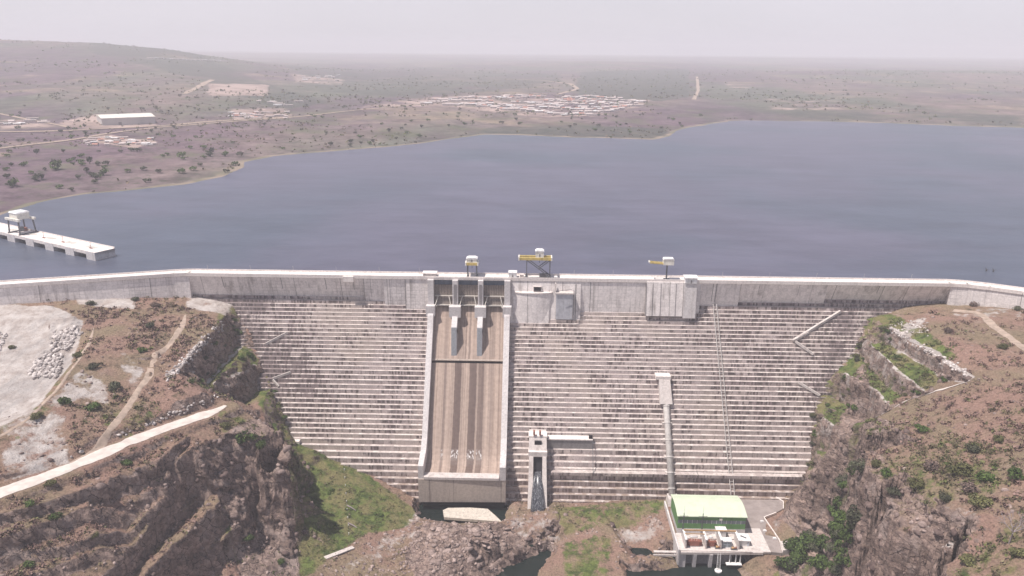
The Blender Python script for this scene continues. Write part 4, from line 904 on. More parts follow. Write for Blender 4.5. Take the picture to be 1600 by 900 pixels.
m = MB(); m.box(X0, X1, Y0-.1, Y1+.1, -5.2, -2.2); m.build('base_wall', MAT['wallp'], ph)
for x0, x1 in ((X0, X0+.4), (X1-.4, X1)):
    m = MB(); pp = [(y, z) for y, z in prof if Y0 <= y <= Y1]; m.profx([(Y0+.4, -2.2)]+[(Y0+.4, roofz(Y0+.4))]+[(y, z-.01) for y, z in pp if Y0+.5 < y < Y1-.5]+[(Y1-.4, roofz(Y1-.4)), (Y1-.4, -2.2)], x0, x1); m.build('gable', MAT['green'], ph)
m = MB(); m.box(105.2, 110.4, 362.8, 366.4, -5.2, -.8); m.build('entrance_annex', MAT['white'], ph)
m = MB(); m.box(104.9, 110.7, 362.5, 366.3, -.8, -.4); m.build('annex_roof', MAT['white'], ph)
m = MB(); m.box(107, 108.6, 365.9, 366.35, 3.5, 4.6); m.build('roof_sign', MAT['cream'], ph)
for x in (102, 107): m = MB(); m.box(x, x+3.4, 389, 392.5, -5.2, -2.4); m.build('rear_box', MAT['cut'], ph)
# terrace over the tailrace
te = thing('tailrace_deck', 'pale concrete equipment deck in front of the powerhouse, standing over the dark tailrace water', 'deck', (103, 356, -5))
m = MB(); m.hexa([(82.8, 349.2, -6.6), (127.4, 350.4, -6.6), (127.4, 366.3, -6.6), (82.8, 366.3, -6.6)], [(82.8, 349.2, -5.2), (127.4, 350.4, -5.2), (127.4, 366.3, -5.2), (82.8, 366.3, -5.2)]); m.build('deck_slab', MAT['cut'], te)
m = MB(); m.box(121.8, 131.5, 351, 372, -6.1, -5.12); m.build('side_slab', MAT['cut'], te)
m = MB(); m.box(82.0, 82.9, 349, 395, -13, -3.4); m.build('side_wall', MAT['wallp'], te)
m = MB(); m.box(83, 112, 353.2, 355, -16, -6.6); m.build('draft_wall', MAT['grey'], te)
for x in (91.3, 99.8): m = MB(); m.profx([(349.4, -6.6), (350.2, -16.5), (354, -16.5), (354, -6.6)], x-.9, x+.9); m.build('draft_pier', MAT['wallp'], te)
m = MB(); m.box(83, 86.5, 350, 353.4, -16.5, -6.6); m.build('corner_pier', MAT['wallp'], te)
m = MB(); m.box(108, 116.2, 348.6, 350.8, -12.4, -11.9)
for x in (110, 113.2, 115.6): m.box(x-.25, x+.25, 350.4, 350.9, -12, -6.6)
m.build('service_platform', MAT['white'], te)
m = MB(); m.box(83, 121.6, 350.1, 350.4, -5.2, -4.5); m.build('front_kerb', MAT['slab'], te)
m = MB(); m.beam((70, 354, -8.6), (83, 354, -8.6), 1.6, .6); m.beam((69.5, 352, -9.4), (83, 352, -9.4), .5, 1.0); m.build('side_walkway', MAT['cut'], te)
# transformer bays
for i, (x, lab) in enumerate([(86.6, 'leftmost'), (97.4, 'second from the left'), (105.4, 'third from the left'), (114.8, 'rightmost')]):
    o = thing('fire_wall', f'thin pale fire wall standing on the powerhouse deck, {lab} of four', 'fire wall', (x, 357, -5.2), 0, 'fire walls between the transformers')
    m = MB(); m.box(x-.35, x+.35, 352.6, 360.8, -5.2, .2); m.build('wall_panel', MAT['cut'], o); m = MB(); m.box(x-.55, x+.55, 352.3, 361, .2, .7); m.build('coping', MAT['white'], o)
o = tag(MB().beam((86.6, 360.2, .95), (114.8, 360.2, .95), .7, .5).beam((86.6, 357, .95), (97.4, 357, .95), .35, .35).build('busbar_beam', MAT['orange']), 'long tan orange busbar beam lying across the deck fire walls', 'beam')
def transformer(x, y, sx, lab, mat, cons):
    t_ = thing('transformer', lab, 'transformer', (x, y, -5.2), 0, 'transformers on the deck')
    m = MB(); m.box(x-sx*1.5, x+sx*1.5, y-1.1, y+1.3, -4.9, -2.1); m.box(x-sx*1.3, x+sx*1.3, y-.9, y+1.1, -2.1, -1.8); m.build('tank', MAT[mat], t_)
    m = MB(); m.box(x-sx*1.7, x+sx*1.7, y-1.4, y+1.6, -5.2, -4.9); m.build('skid', MAT['grey'], t_)
    for s in (-1, 1):
        m = MB()
        for k in range(6): m.box(x+s*sx*1.65-.1*s+k*.26*s-.05, x+s*sx*1.65-.1*s+k*.26*s+.06, y-1.2, y+1.2, -4.6, -2.2)
        m.build('radiator', MAT['rust'] if mat != 'white' else MAT['bluegrey'], t_)
    m = MB(); m.tube([(x-sx*1.3, y+1.6, -1.0), (x+sx*1.2, y+1.6, -1.0)], .5, 10); m.build('conservator', MAT[cons], t_, smooth=True)
    for k in (-1, 0, 1):
        m = MB(); m.tube([(x+k*sx*.8, y-.3, -1.8), (x+k*sx*.8, y-.5, -.2)], [.22, .1], 8); m.build('bushing', MAT['cream'], t_)
transformer(91.6, 355.6, 1.7, 'big red brown transformer with white conservator in the left deck bay', 'rust', 'white')
transformer(100.9, 355.4, .8, 'small red brown transformer in the second deck bay', 'rust', 'white')
m = MB(); m.box(106.6, 111.3, 354.2, 357.6, -5.2, -1.6); c_ = thing('switch_cabinet', 'pale blue grey switch cabinet with four dark windows in the third deck bay', 'cabinet', (109, 356, -5.2)); m.build('housing', MAT['bluegrey'], c_)
for k in range(2):
    for j in range(2): m = MB(); m.box(107.1+k*2.1, 108.7+k*2.1, 354.08, 354.25, -4.6+j*1.5, -3.7+j*1.5); m.build('window', MAT['win'], c_)
m = MB(); m.box(106.4, 111.5, 354, 357.8, -1.6, -1.3); m.build('roof', MAT['white'], c_)
c_ = thing('control_kiosk', 'white flat roofed kiosk at the right end of the deck equipment', 'kiosk', (118, 357, -5.2))
m = MB(); m.box(115.6, 121.4, 355.6, 361.6, -5.2, -1.9); m.build('housing', MAT['white'], c_)
m = MB(); m.box(115.3, 121.8, 355.2, 362, -1.9, -1.5); m.build('roof', MAT['white'], c_); m = MB(); m.beam((117.2, 359.4, -1.3), (119.8, 357.4, -1.3), .6, .4); m.build('roof_duct', MAT['steel'], c_)
m = MB(); m.box(121.3, 121.5, 355.8, 356, -5.2, -1.9); m.box(120.2, 121, 355.45, 355.6, -5.2, -2.7); m.build('door', MAT['bluegrey'], c_)
for i, (x, y, lab) in enumerate([(112.4, 352.6, 'low orange brown cable drum stand at the deck front edge'), (104.2, 353.3, 'low orange brown pump set beside the cabinet')]):
    c_ = thing('pump_set', lab, 'pump', (x, y, -5.2)); m = MB(); m.box(x-1.8, x+1.8, y-.8, y+.8, -5.2, -4.8); m.build('base_frame', MAT['steel'], c_)
    m = MB(); m.tube([(x-1.4, y, -4.2), (x+.1, y, -4.2)], .6, 12); m.build('motor', MAT['orange'], c_, smooth=True); m = MB(); m.tube([(x+.4, y, -4.2), (x+1.4, y, -4.2)], .45, 12); m.tube([(x+.9, y, -4.2), (x+.9, y, -3)], .2, 8); m.build('pump_body', MAT['rust'], c_, smooth=True)
for x, lab in ((86.9, 'tall thin dark lattice mast at the left of the powerhouse deck'), (97.2, 'tall thin dark lattice mast near the middle of the powerhouse deck')):
    c_ = thing('lattice_mast', lab, 'mast', (x, 363.5, -5.2)); m = MB()
    for dx in (-.35, .35):
        for dy in (-.35, .35): m.beam((x+dx, 363.5+dy, -5.2), (x+dx*.4, 363.5+dy*.4, 9.5), .1)
    for k in range(10): z = -5+k*1.45; s = .35*(1-.06*k); m.beam((x-s, 363.5-s, z), (x+s, 363.5-s, z+1.4), .07); m.beam((x+s, 363.5-s, z), (x-s, 363.5-s, z+1.4), .07)
    m.build('mast_frame', MAT['steel'], c_); m = MB(); m.beam((x, 363.5, 9.5), (x, 363.5, 14), .08); m.build('spike', MAT['steel'], c_); m = MB(); m.beam((x-2.4, 363.5, 7.6), (x+2.4, 363.5, 7.6), .16); m.build('cross_arm', MAT['steel'], c_)
c_ = thing('gauge_ladder', 'white ladder with a round pale foot standing in the tailrace water', 'ladder', (103.5, 347, -15))
m = MB(); m.beam((102.7, 347.5, -14.8), (103.2, 349.3, -5.4), .22); m.beam((104.5, 347.5, -14.8), (104.6, 349.3, -5.4), .22)
for k in range(8): z = -14+k*1.1; yy = 347.5+(z+14.8)*.19; m.beam((102.8, yy, z), (104.5, yy, z), .12)
m.build('ladder_frame', MAT['white'], c_); m = MB(); m.tube([(103.6, 347.3, -15.2), (103.6, 347.3, -14.5)], 1.9, 18); m.build('round_foot', MAT['white'], c_)

# yard
m = MB(); ypoly = [(121.0, 372.0), (131.5, 372.0), (131.5, 351.2), (137.2, 350.4), (138.6, 361), (136.2, 382.5), (144.8, 387.5), (150.2, 391.5), (152.4, 399), (149, 404), (96, 403), (96, 388.5), (121.0, 388.5)]
ypoly = [(p[0], p[1]) for p in ypoly]
def slab_poly(name, poly, z0, z1, mat):
    m = MB(); n_ = len(poly); m.add([(x, y, z0) for x, y in poly]+[(x, y, z1) for x, y in poly], [list(range(n_, 2*n_))]+[[i, (i+1) % n_, n_+(i+1) % n_, n_+i] for i in range(n_)]); return m.build(name, mat)
o = slab_poly('yard_paving', ypoly, -7, -5.25, MAT['asphalt']); tag(o, kind='structure')
def lowwall(pts, h=.9, wd=.5):
    m = MB()
    for a, b in zip(pts[:-1], pts[1:]): m.beam((a[0], a[1], -5.2+h/2), (b[0], b[1], -5.2+h/2), wd, h)
    return m
tag(lowwall([(137.6, 350.6), (139.0, 361), (136.7, 382), (145.2, 387)], .9).build('yard_wall', MAT['slab']), 'low white kerb wall bending around the tan verge of the yard', 'wall')
tag(lowwall([(150.6, 391.5), (152.9, 399), (149.4, 404.2)], .7).build('yard_wall', MAT['slab']), 'short low white kerb wall at the far corner of the yard by the dam foot', 'wall')
m = MB(); m.hexa([(137.6, 350.5, -9), (146.5, 352.5, -9), (146.2, 359.5, -9), (138.4, 358.5, -9)], [(137.6, 350.5, -3.6), (146.5, 352.5, -3.6), (146.2, 359.5, -3.6), (138.4, 358.5, -3.6)])
tag(m.build('retaining_block', MAT['cut']), 'pale square retaining block between the yard wall and the rock spur', 'retaining wall')
for k, (x, y, lab) in enumerate([(134.6, 378.4, 'white block on the yard beside the bend of the kerb wall'), (133.6, 369.5, 'white block on the yard right of the kiosk'), (136.9, 362.6, 'white block against the lower kerb wall of the yard'), (124.9, 398.6, 'small white block on the yard near the dam foot')]):
    m = MB(); m.box(x-.9, x+.9, y-.6, y+.6, -5.25, -4.5); m.box(x-.6, x+.6, y-.4, y+.4, -4.5, -4.2); tag(m.build('concrete_block', MAT['white']), lab, 'concrete block', 'loose white blocks on the yard')

# broken slab in the plunge pool
pts_ = [px(692, 797, -8.2), px(700, 793.5, -8), px(735, 793, -7.2), px(762, 795, -7), px(775, 806, -7.8), px(784, 815, -9), px(745, 812, -8.4), px(694, 808, -9)]
m = MB(); n_ = len(pts_); m.add([(p[0], p[1], p[2]-1.6) for p in pts_]+[tuple(p) for p in pts_], [list(range(n_, 2*n_))]+[[i, (i+1) % n_, n_+(i+1) % n_, n_+i][::-1] for i in range(n_)])
tag(m.build('concrete_slab', flat('cream_worn_slab', (.56, .50, .43), .85, .1, .6, 0, .3)), 'broken cream concrete slab lying below the spillway bucket block', 'concrete slab')

# ------------------------------------------------------------------ machines and huts on the crest
def gantry(name, label, x0, x1, ylo, yhi, zt, bx0, bx1, cab, brace=True):
    g = thing(name, label, 'gantry crane', ((x0+x1)/2, 472, 109.7))
    for x in (x0, x1):
        for y in (ylo, yhi): m = MB(); m.beam((x, y, 110.1), (x, y, zt), .5); m.build('leg', MAT['steel'], g)
        m = MB(); m.box(x-.5, x+.5, ylo-.8, yhi+.8, 109.7, 110.5); m.build('bogie', MAT['steel'], g)
    if brace:
        for y in (ylo, yhi): m = MB(); m.beam((x0, y, zt), (x1, y, 110.6), .5); m.beam((x1, y, zt), (x0+(x1-x0)*.5, y, (zt+110)/2), .5); m.build('cross_brace', MAT['steel'], g)
        m = MB(); m.box(x0+(x1-x0)*.55, x1-1.5, 470, 473, 109.9, 112.2); m.build('winch_house', MAT['steel'], g)
    for y in (ylo, yhi): m = MB(); m.box(bx0, bx1, y-.55, y+.55, zt, zt+1.7); m.build('girder', MAT['yellow'], g)
    for xa, xb in ((bx0-.1, bx0+.7), (bx1-.7, bx1+.1)): m = MB(); m.box(xa, xb, ylo-.9, yhi+.9, zt-.2, zt+1.9); m.build('end_beam', MAT['cream'], g)
    cx0, cx1, ch = cab
    m = MB(); m.box(cx0, cx1, ylo-.2, yhi+.2, zt+1.7, zt+1.7+ch); cb = m.build('trolley_cabin', MAT['cream'], g)
    m = MB(); c = (cx0+cx1)/2; hw = (cx1-cx0)/2+.2; zz = zt+1.7+ch
    m.loft([[(c-hw, y, zz), (c-hw, y, zz+.5), (c-hw*.6, y, zz+1.1), (c+hw*.6, y, zz+1.1), (c+hw, y, zz+.5), (c+hw, y, zz)] for y in (ylo-.4, yhi+.4)]); m.build('cabin_roof', MAT['white'], cb)
    m = MB(); m.box(c-.4, c+.5, ylo-.3, ylo-.19, zt+2.2, zt+4.0); m.build('cabin_door', MAT['grey'], cb)
    m = MB(); m.beam((c, (ylo+yhi)/2, zt), (c, (ylo+yhi)/2, zt-2.5), .3); m.build('hoist_hook', MAT['steel'], g)
    return g
gantry('gantry_crane', 'tall gantry crane with long yellow girder and braced dark legs on the dam crest', -.6, 14.2, 469.2, 474.2, 121.6, -5.9, 15.4, (4.9, 10.1, 3.6))
g = gantry('gantry_crane', 'small gantry crane with white roof and yellow body above the spillway gates', -38.3, -32.6, 469.4, 474.2, 117.6, -39.6, -31.4, (-38.9, -32.1, 2.2), False)
j = thing('jib_crane', 'single mast jib crane with white cabin and yellow boom on the dam crest', 'jib crane', (88.3, 470.5, 109.7))
m = MB(); m.tube([(88.3, 470.5, 109.7), (88.3, 470.5, 119.6)], [.55, .45], 10); m.build('mast', MAT['steel'], j)
m = MB(); m.box(85.6, 92.2, 468.6, 472.6, 119.6, 123.0); cb = m.build('cabin', MAT['cream'], j)
m = MB(); m.loft([[(85.4, y, 123), (86, y, 123.9), (91.8, y, 123.9), (92.4, y, 123)] for y in (468.4, 472.8)]); m.build('cabin_roof', MAT['white'], cb)
for y in (469.2, 472): m = MB(); m.beam((86, y, 120.3), (76.8, y, 121.0), .8, .8); m.build('boom', MAT['yellow'], j)
m = MB(); m.beam((76.9, 468.8, 121.2), (76.9, 472.4, 121.2), .6, 1.0); m.build('boom_head', MAT['cream'], j)
m = MB(); m.box(86.6, 90.4, 469.4, 471.6, 109.7, 110.2); m.build('foot_plate', MAT['steel'], j)
def hut(name, label, x0, x1, y0, y1, z0, z1, wall, roof, ov=.3, door=True):
    h = thing(name, label, 'hut', ((x0+x1)/2, (y0+y1)/2, z0)); m = MB(); m.box(x0, x1, y0, y1, z0, z1); m.build('wall', MAT[wall], h)
    m = MB(); m.hexa([(x0-ov, y0-ov, z1), (x1+ov, y0-ov, z1), (x1+ov, y1+ov, z1), (x0-ov, y1+ov, z1)], [(x0-ov, y0-ov, z1+.35), (x1+ov, y0-ov, z1+.35), (x1+ov, y1+ov, z1+.6), (x0-ov, y1+ov, z1+.6)]); m.build('roof', MAT[roof], h)
    if door: m = MB(); m.box((x0+x1)/2-.4, (x0+x1)/2+.5, y0-.06, y0+.05, z0+.05, z0+2); m.build('door', MAT['grey'], h)
hut('control_hut', 'square white control hut on the crest right of the spillway gates', -12.0, -7.0, 469.5, 473.5, 109.7, 112.9, 'white', 'white')
hut('equipment_box', 'low grey equipment box between the control hut and the tall gantry crane', -4.9, -2.4, 470, 472.4, 109.7, 111.2, 'cut', 'cut', .1, False)
hut('control_hut', 'white hut jutting out over the dam wall right of the jib crane', 99.2, 106.6, 463.8, 469.5, 109.3, 112.6, 'white', 'white', .5)
hut('gate_house', 'low pale long gate house on the crest above the left spillway wall', -66.8, -58.4, 469.6, 474, 109.7, 111.6, 'cut', 'slab', .4, False)
for k, x in enumerate([-208, -180, -152, -124, -96, -70, 30, 55, 125, 155, 185, 215, 245]):
    c_ = thing('lamp_post', 'slender grey lamp post along the downstream edge of the dam crest', 'lamp post', (x, 475.6, 109.7), 0, 'lamp posts along the crest')
    m = MB(); m.tube([(x, 475.6, 109.7), (x, 475.6, 113.6)], [.08, .05], 6); m.build('pole', MAT['pipe'], c_); m = MB(); m.beam((x, 475.6, 113.6), (x, 474.4, 113.8), .1); m.build('lamp_head', MAT['pipe'], c_)

# ------------------------------------------------------------------ intake quay in the reservoir
qp = px(148, 395, 110); qa = math.atan2(574.5-515.5, -411.2+304.3)
q = thing('intake_quay', 'long pale concrete intake quay standing on piers in the reservoir', 'quay', (float(qp[0]), float(qp[1]), 110), qa)
L_ = 215.
m = MB(); m.box(0, L_, -15.2, 0, -2.3, 0); m.build('deck', MAT['slab'], q, local=True)
for k in range(9):
    x0 = 0 if k == 0 else k*25.6-.2; m = MB(); m.box(x0, x0+10.6, -15.0, .25, -12, -.35 if k else -.0-.02); m.build('pier', MAT['wallp'], q, local=True)
for k in range(8): m = MB(); m.box(k*25.6+10.6, (k+1)*25.6-.2, -15, -3.2, -4.4, -2.3); m.build('curtain_wall', MAT['grey'], q, local=True)
m = MB(); m.box(0, L_, -15.2, -14.8, 0, 1.0); m.build('rear_parapet', MAT['slab'], q, local=True)
for k in range(8):
    m = MB(); m.box(k*25.6+12, k*25.6+22, -10.5, -6.5, .01, .12); m.build('hatch_cover', MAT['arm'], q, local=True)
cq, sq = math.cos(qa), math.sin(qa)
def qw(x, y, z): return (qp[0]+x*cq-y*sq, qp[1]+x*sq+y*cq, 110+z)
for k, (x, lab) in enumerate([(14, 'thin rusty post near the free end of the intake quay'), (48, 'thin rusty post on the intake quay, second from its free end'), (73, 'thin rusty post on the intake quay nearest the gantry crane')]):
    c_ = thing('quay_post', lab, 'post', qw(x, -6, 0), qa, 'posts on the quay'); m = MB(); m.tube([(0, 0, 0), (0, 0, 4.8)], .14, 6); m.build('pole', MAT['rust'], c_, local=True); m = MB(); m.box(-1.4, 1.4, -.5, .5, 0, .5); m.build('winch_base', MAT['rust'], c_, local=True)
g = thing('gantry_crane', 'gantry crane with cream cabin standing on the intake quay', 'gantry crane', qw(104, -7.5, 0), qa)
for x in (-7.5, 7.5):
    for y in (-6, 6): m = MB(); m.beam((x, y, .3), (x*.92, y*.9, 10.5), .9); m.build('leg', MAT['steel'], g, local=True)
    m = MB(); m.box(x-.6, x+.6, -7, 7, 0, .9); m.build('bogie', MAT['steel'], g, local=True)
m = MB(); m.box(-9.5, 9.5, -6.6, -5.0, 10.5, 12.2); m.build('girder', MAT['cream'], g, local=True); m = MB(); m.box(-9.5, 9.5, 5.0, 6.6, 10.5, 12.2); m.build('girder', MAT['cream'], g, local=True)
m = MB(); m.box(-5, 6, -4.6, 4.6, 11.2, 16); cb = m.build('trolley_cabin', MAT['cream'], g, local=True); m = MB(); m.hexa([(-5.4, -5, 16), (6.4, -5, 16), (6.4, 5, 16), (-5.4, 5, 16)], [(-4.8, -4.4, 17), (5.8, -4.4, 17), (5.8, 4.4, 17), (-4.8, 4.4, 17)]); m.build('cabin_roof', MAT['white'], cb, local=True)
m = MB(); m.box(-9, -6.4, 3, 6, 3, 6.5); m.build('operator_box', MAT['steel'], g, local=True)
m = MB(); m.box(4, 7.5, -6, -3, .1, 2.6); m.build('winch', MAT['rust'], g, local=True)
for (u, v, lab) in ((1540, 424, 'dark dead stump poking out of the reservoir, left of two'), (1551, 425, 'dark dead stump poking out of the reservoir, right of two')):
    p = px(u, v, WZ); m = MB(); m.tube([(p[0], p[1], WZ-2), (p[0]+.4, p[1], WZ+1.2), (p[0]-.2, p[1]+.3, WZ+2.6)], [.7, .5, .15], 7); m.tube([(p[0]+.2, p[1], WZ+.7), (p[0]+1.8, p[1], WZ+1.8)], [.3, .1], 6)
    tag(m.build('dead_stump', MAT['steel']), lab, 'stump', 'stumps in the reservoir')

# ------------------------------------------------------------------ growing things, stones and the far settlement
def hit(u, v):                         # where the sight line of a photo pixel meets the near ground
    d = ray(u, v); t = np.arange(60, 900, .5); P_ = CAMLOC+d*t[:, None]
    k = np.argmax(P_[:, 2] < hgt(P_[:, 0], P_[:, 1])); p = P_[k]; return W(p[0], p[1], hgt(p[0], p[1]))
def fhgt(x, y): h, d = farh(np.atleast_1d(float(x)), np.atleast_1d(float(y))); return float(h[0])
def fhit(u, v):
    d = ray(u, v); t = np.geomspace(600, 9000, 500); P_ = CAMLOC+d*t[:, None]; h, _ = farh(P_[:, 0], P_[:, 1])
    k = np.argmax(P_[:, 2] < h); a = P_[max(k-1, 0)]; b = P_[k]; ha, hb = h[max(k-1, 0)], h[k]; f = (a[2]-ha)/max(1e-6, (a[2]-ha)-(b[2]-hb)); p = a+(b-a)*f
    return W(p[0], p[1], fhgt(p[0], p[1]))
def leaves(n, lobes, size, seed, flatz=.75):
    g = np.random.default_rng(seed); L = np.array(lobes, float)
    k = g.choice(len(L), n, p=(L[:, 3]**2)/np.sum(L[:, 3]**2)); d = g.normal(size=(n, 3)); d /= np.linalg.norm(d, axis=1)[:, None]
    r = g.uniform(.55, 1.08, n)**.6; c = L[k, :3]+d*r[:, None]*L[k, 3][:, None]*np.array([1, 1, flatz])
    c[:, 2] = np.maximum(c[:, 2], .1)
    nr = d+g.normal(size=(n, 3))*.55; nr /= np.linalg.norm(nr, axis=1)[:, None]
    a = np.cross(nr, g.normal(size=(n, 3))); a /= np.linalg.norm(a, axis=1)[:, None]; b = np.cross(nr, a)
    s_ = size*g.uniform(.5, 1.25, n)[:, None]
    q = np.stack([c-a*s_, c-b*s_*.7, c+a*s_, c+b*s_*.7], 1)
    tint = np.clip(.5+g.normal(size=n)*.22+np.repeat(0, n), 0, 1); tint = np.clip(tint+(_h(k, k*0, seed)-.5)*.5, 0, 1)
    return q.reshape(-1, 3), np.arange(4*n).reshape(-1, 4), np.repeat(tint, 4)
def bush_proto(kind, seed, n, size, name='shrub', tall=1.0):
    g = random.Random(seed); lobes = [(0, 0, .45*tall, .55)]
    for i in range(g.randint(5, 8)):
        a = g.uniform(0, 6.28); r = g.uniform(.25, .62); lobes.append((r*math.cos(a), r*math.sin(a), g.uniform(.22, .6)*tall, g.uniform(.22, .42)))
    v, f, t = leaves(n, lobes, size, seed)
    root = thing(name, 'x', 'shrub'); npmesh('crown', v, f, MAT[kind], root, dict(tint=t))
    m = MB()
    for i in range(4):
        a = i*1.6+g.uniform(0, .6); m.tube([(0, 0, -.15), (.16*math.cos(a), .16*math.sin(a), .22*tall), (.38*math.cos(a), .38*math.sin(a), .5*tall)], [.05, .035, .012], 5)
    m.build('trunk', MAT['bark'], root, local=True); return root
PROTO = {}
for kind in ('leafg', 'leafo', 'leafd', 'leafb'):
    PROTO[kind] = [bush_proto(kind, 5+len(kind)+i*7+ord(kind[-1]), 760, .085) for i in range(3)]
used = set()
def place_tree(proto, p, r, label, cat='shrub', group=None, tall=1):
    if id(proto) in used: o = copy_tree(proto)
    else: used.add(id(proto)); o = proto
    o.location = (p[0], p[1], p[2]-.1); o.scale = (r, r*random.uniform(.85, 1.15), r*tall); o.rotation_euler = (0, 0, random.uniform(0, 6.28))
    tag(o, label, cat, group); return o
BUSH = [
    (78, 470, 3.2, 'leafd', 'dusty round shrub at the foot of the left dam wing, nearest the picture edge'), (108, 466, 2.2, 'leafd', 'small dusty shrub hugging the left dam wing beside a pale scree'),
    (142, 476, 3.2, 'leafd', 'dusty shrub standing alone before pale scree by the left dam wing'), (212, 470, 3.0, 'leafd', 'dusty shrub at the right end of the pale scree by the dam wing'),
    (243, 480, 3.4, 'leafb', 'brown twiggy shrub below the left dam wing near the dirt track top'), (102, 632, 4.2, 'leafg', 'dark green round shrub, left of a pair above the gravel road'),
    (147, 640, 4.4, 'leafg', 'dark green round shrub, right of a pair above the gravel road'), (180, 608, 4.8, 'leafd', 'wide grey green shrub up the slope from the dark pair'),
    (146, 576, 3.6, 'leafd', 'dull shrub between the quarry rim and the dirt track'), (222, 550, 3.2, 'leafg', 'green shrub left of the dirt track bend'), (234, 512, 3.4, 'leafd', 'dull shrub beside the upper end of the dirt track'),
    (122, 558, 3.0, 'leafo', 'olive shrub on the rim of the white quarry floor'), (18, 545, 2.4, 'leafo', 'small olive shrub out on the white quarry floor'), (58, 655, 3.8, 'leafo', 'olive shrub at the lower corner of the quarry'),
    (199, 729, 3.6, 'leafg', 'dark green shrub alone just below the gravel road'), (382, 692, 6.8, 'leafg', 'biggest bright green shrub at the cliff top below the road end'), (408, 700, 4.2, 'leafg', 'green shrub crowding the dark cliff edge'),
    (352, 668, 3.4, 'leafo', 'olive shrub below the end of the gravel road'), (80, 760, 3.0, 'leafo', 'olive shrub under the gravel road above the rock ledges'), (48, 790, 2.8, 'leafg', 'green shrub over the left rock ledge'), (88, 812, 3.2, 'leafg', 'green shrub in the gap of the left rock ledge'),
    (388, 848, 4.0, 'leafg', 'bright green shrub at the foot of the rock steps'), (440, 880, 3.0, 'leafg', 'green shrub low on the valley side near the picture bottom'), (150, 842, 2.2, 'leafo', 'small olive shrub on the lower rock ledge'), (45, 885, 2.6, 'leafg', 'green shrub in the bottom left corner on the ledge'),
    (1442, 676, 4.0, 'leafg', 'dark green round shrub alone on the brown right hill'), (1432, 762, 4.6, 'leafo', 'yellow olive shrub near the right cliff top'), (1503, 742, 6.2, 'leafo', 'largest olive shrub in the cluster on the right hill'), (1537, 752, 5.0, 'leafg', 'green shrub at the right side of the hill cluster'),
    (1515, 770, 4.2, 'leafb', 'mauve twiggy shrub in front of the hill cluster'), (1531, 792, 5.2, 'leafo', 'yellow green shrub below the hill cluster'), (1476, 782, 3.4, 'leafd', 'dull shrub above the pale rock on the right hill'), (1455, 735, 4.6, 'leafb', 'brown twiggy shrub left of the hill cluster'),
    (1585, 745, 4.2, 'leafg', 'dark green shrub at the right picture edge, halfway down the hill'), (1520, 706, 3.8, 'leafd', 'dusty grey green shrub between the lone shrub and the hill cluster'), (1560, 690, 3.2, 'leafo', 'olive shrub on the upper right hill near the edge'), (1384, 742, 3.6, 'leafg', 'bright green shrub on the lip of the right cliff'),
    (1368, 728, 3.4, 'leafo', 'olive shrub behind the right cliff lip'), (1396, 775, 3.6, 'leafd', 'dark shrub in the cleft of the right cliff'), (1568, 545, 3.4, 'leafo', 'olive shrub below the right dirt track'), (1520, 478, 3.4, 'leafb', 'brown shrub under the right dam wing'), (1590, 485, 3.2, 'leafd', 'dusty shrub under the right dam wing at the picture edge'),
    (1480, 520, 3.4, 'leafb', 'brown twiggy shrub above the white rock wall'), (1380, 517, 3.6, 'leafd', 'dull green shrub at the dam end of the top right bench'), (1590, 870, 3.6, 'leafo', 'olive shrub in the bottom right corner'), (1510, 880, 4.0, 'leafo', 'wide olive shrub beside the bottom edge on the right hill'),
]
for i, (u, v, r, k, lab) in enumerate(BUSH):
    r *= 1.12 if v > 560 else 1.2
    place_tree(PROTO[k][i % 3], hit(u, v), r, lab, 'shrub', 'shrubs on the two hills', .85)
def many(region, n, kinds, rr_, label, group, tall=.9, cat='shrub'):
    i = 0
    for (u, v) in region:
        for q in range(n):
            uu = u+random.uniform(-9, 9); vv = v+random.uniform(-7, 7); k = random.choice(kinds)
            place_tree(random.choice(PROTO[k]), hit(uu, vv), random.uniform(*rr_), {'leafg': 'fresh leaved ', 'leafd': 'dusty leaved ', 'leafo': 'olive leaved '}[k]+label, cat, group, tall)
many([(358, 508), (368, 522), (345, 545), (328, 568), (315, 588), (305, 598)], 2, ['leafg', 'leafd'], (2.2, 3.8), 'green shrub rooted in the long cut face on the left abutment', 'shrubs on the left abutment')
many([(392, 560), (380, 566), (425, 618), (432, 640), (440, 655), (448, 672), (436, 628)], 2, ['leafg', 'leafd', 'leafo'], (2, 3.4), 'green shrub crowding the left end of the dam steps', 'shrubs by the left dam steps')
many([(1342, 548), (1334, 558), (1350, 568), (1312, 600), (1322, 618), (1332, 640), (1290, 640), (1278, 660), (1272, 684), (1270, 702), (1262, 722)], 2, ['leafg', 'leafd', 'leafo'], (2, 3.6), 'green shrub rooted in the benches against the right dam steps', 'shrubs by the right dam steps')
many([(1405, 602), (1420, 612), (1434, 616), (1400, 560), (1440, 585), (1470, 596), (1386, 530)], 2, ['leafg', 'leafo'], (1.8, 3.2), 'green shrub on the upper benches right of the dam', 'shrubs on the right benches')
many([(1262, 850), (1285, 862), (1300, 835), (1310, 870), (1250, 880), (1275, 890), (1325, 880), (1300, 895), (1232, 892), (1310, 800), (1325, 770), (1338, 745), (1240, 868), (1320, 845), (1335, 825), (1318, 815)], 2, ['leafg', 'leafg', 'leafd'], (5.0, 8.0), 'dense dark green tree filling the shady cleft right of the powerhouse', 'trees in the cleft below the right cliff', 1.15, 'tree')
many([(490, 730), (520, 765), (545, 790), (500, 790), (480, 770), (470, 750), (515, 815), (590, 800)], 2, ['leafg'], (1.4, 2.8), 'low bright green bush on the grassy left valley side', 'bushes on the green valley side', .6)
for k in PROTO:
    for o in PROTO[k]:
        if id(o) not in used: place_tree(o, hit(1500+random.random()*60, 720), 2, 'low shrub on the right hill', 'shrub', 'shrubs on the two hills')
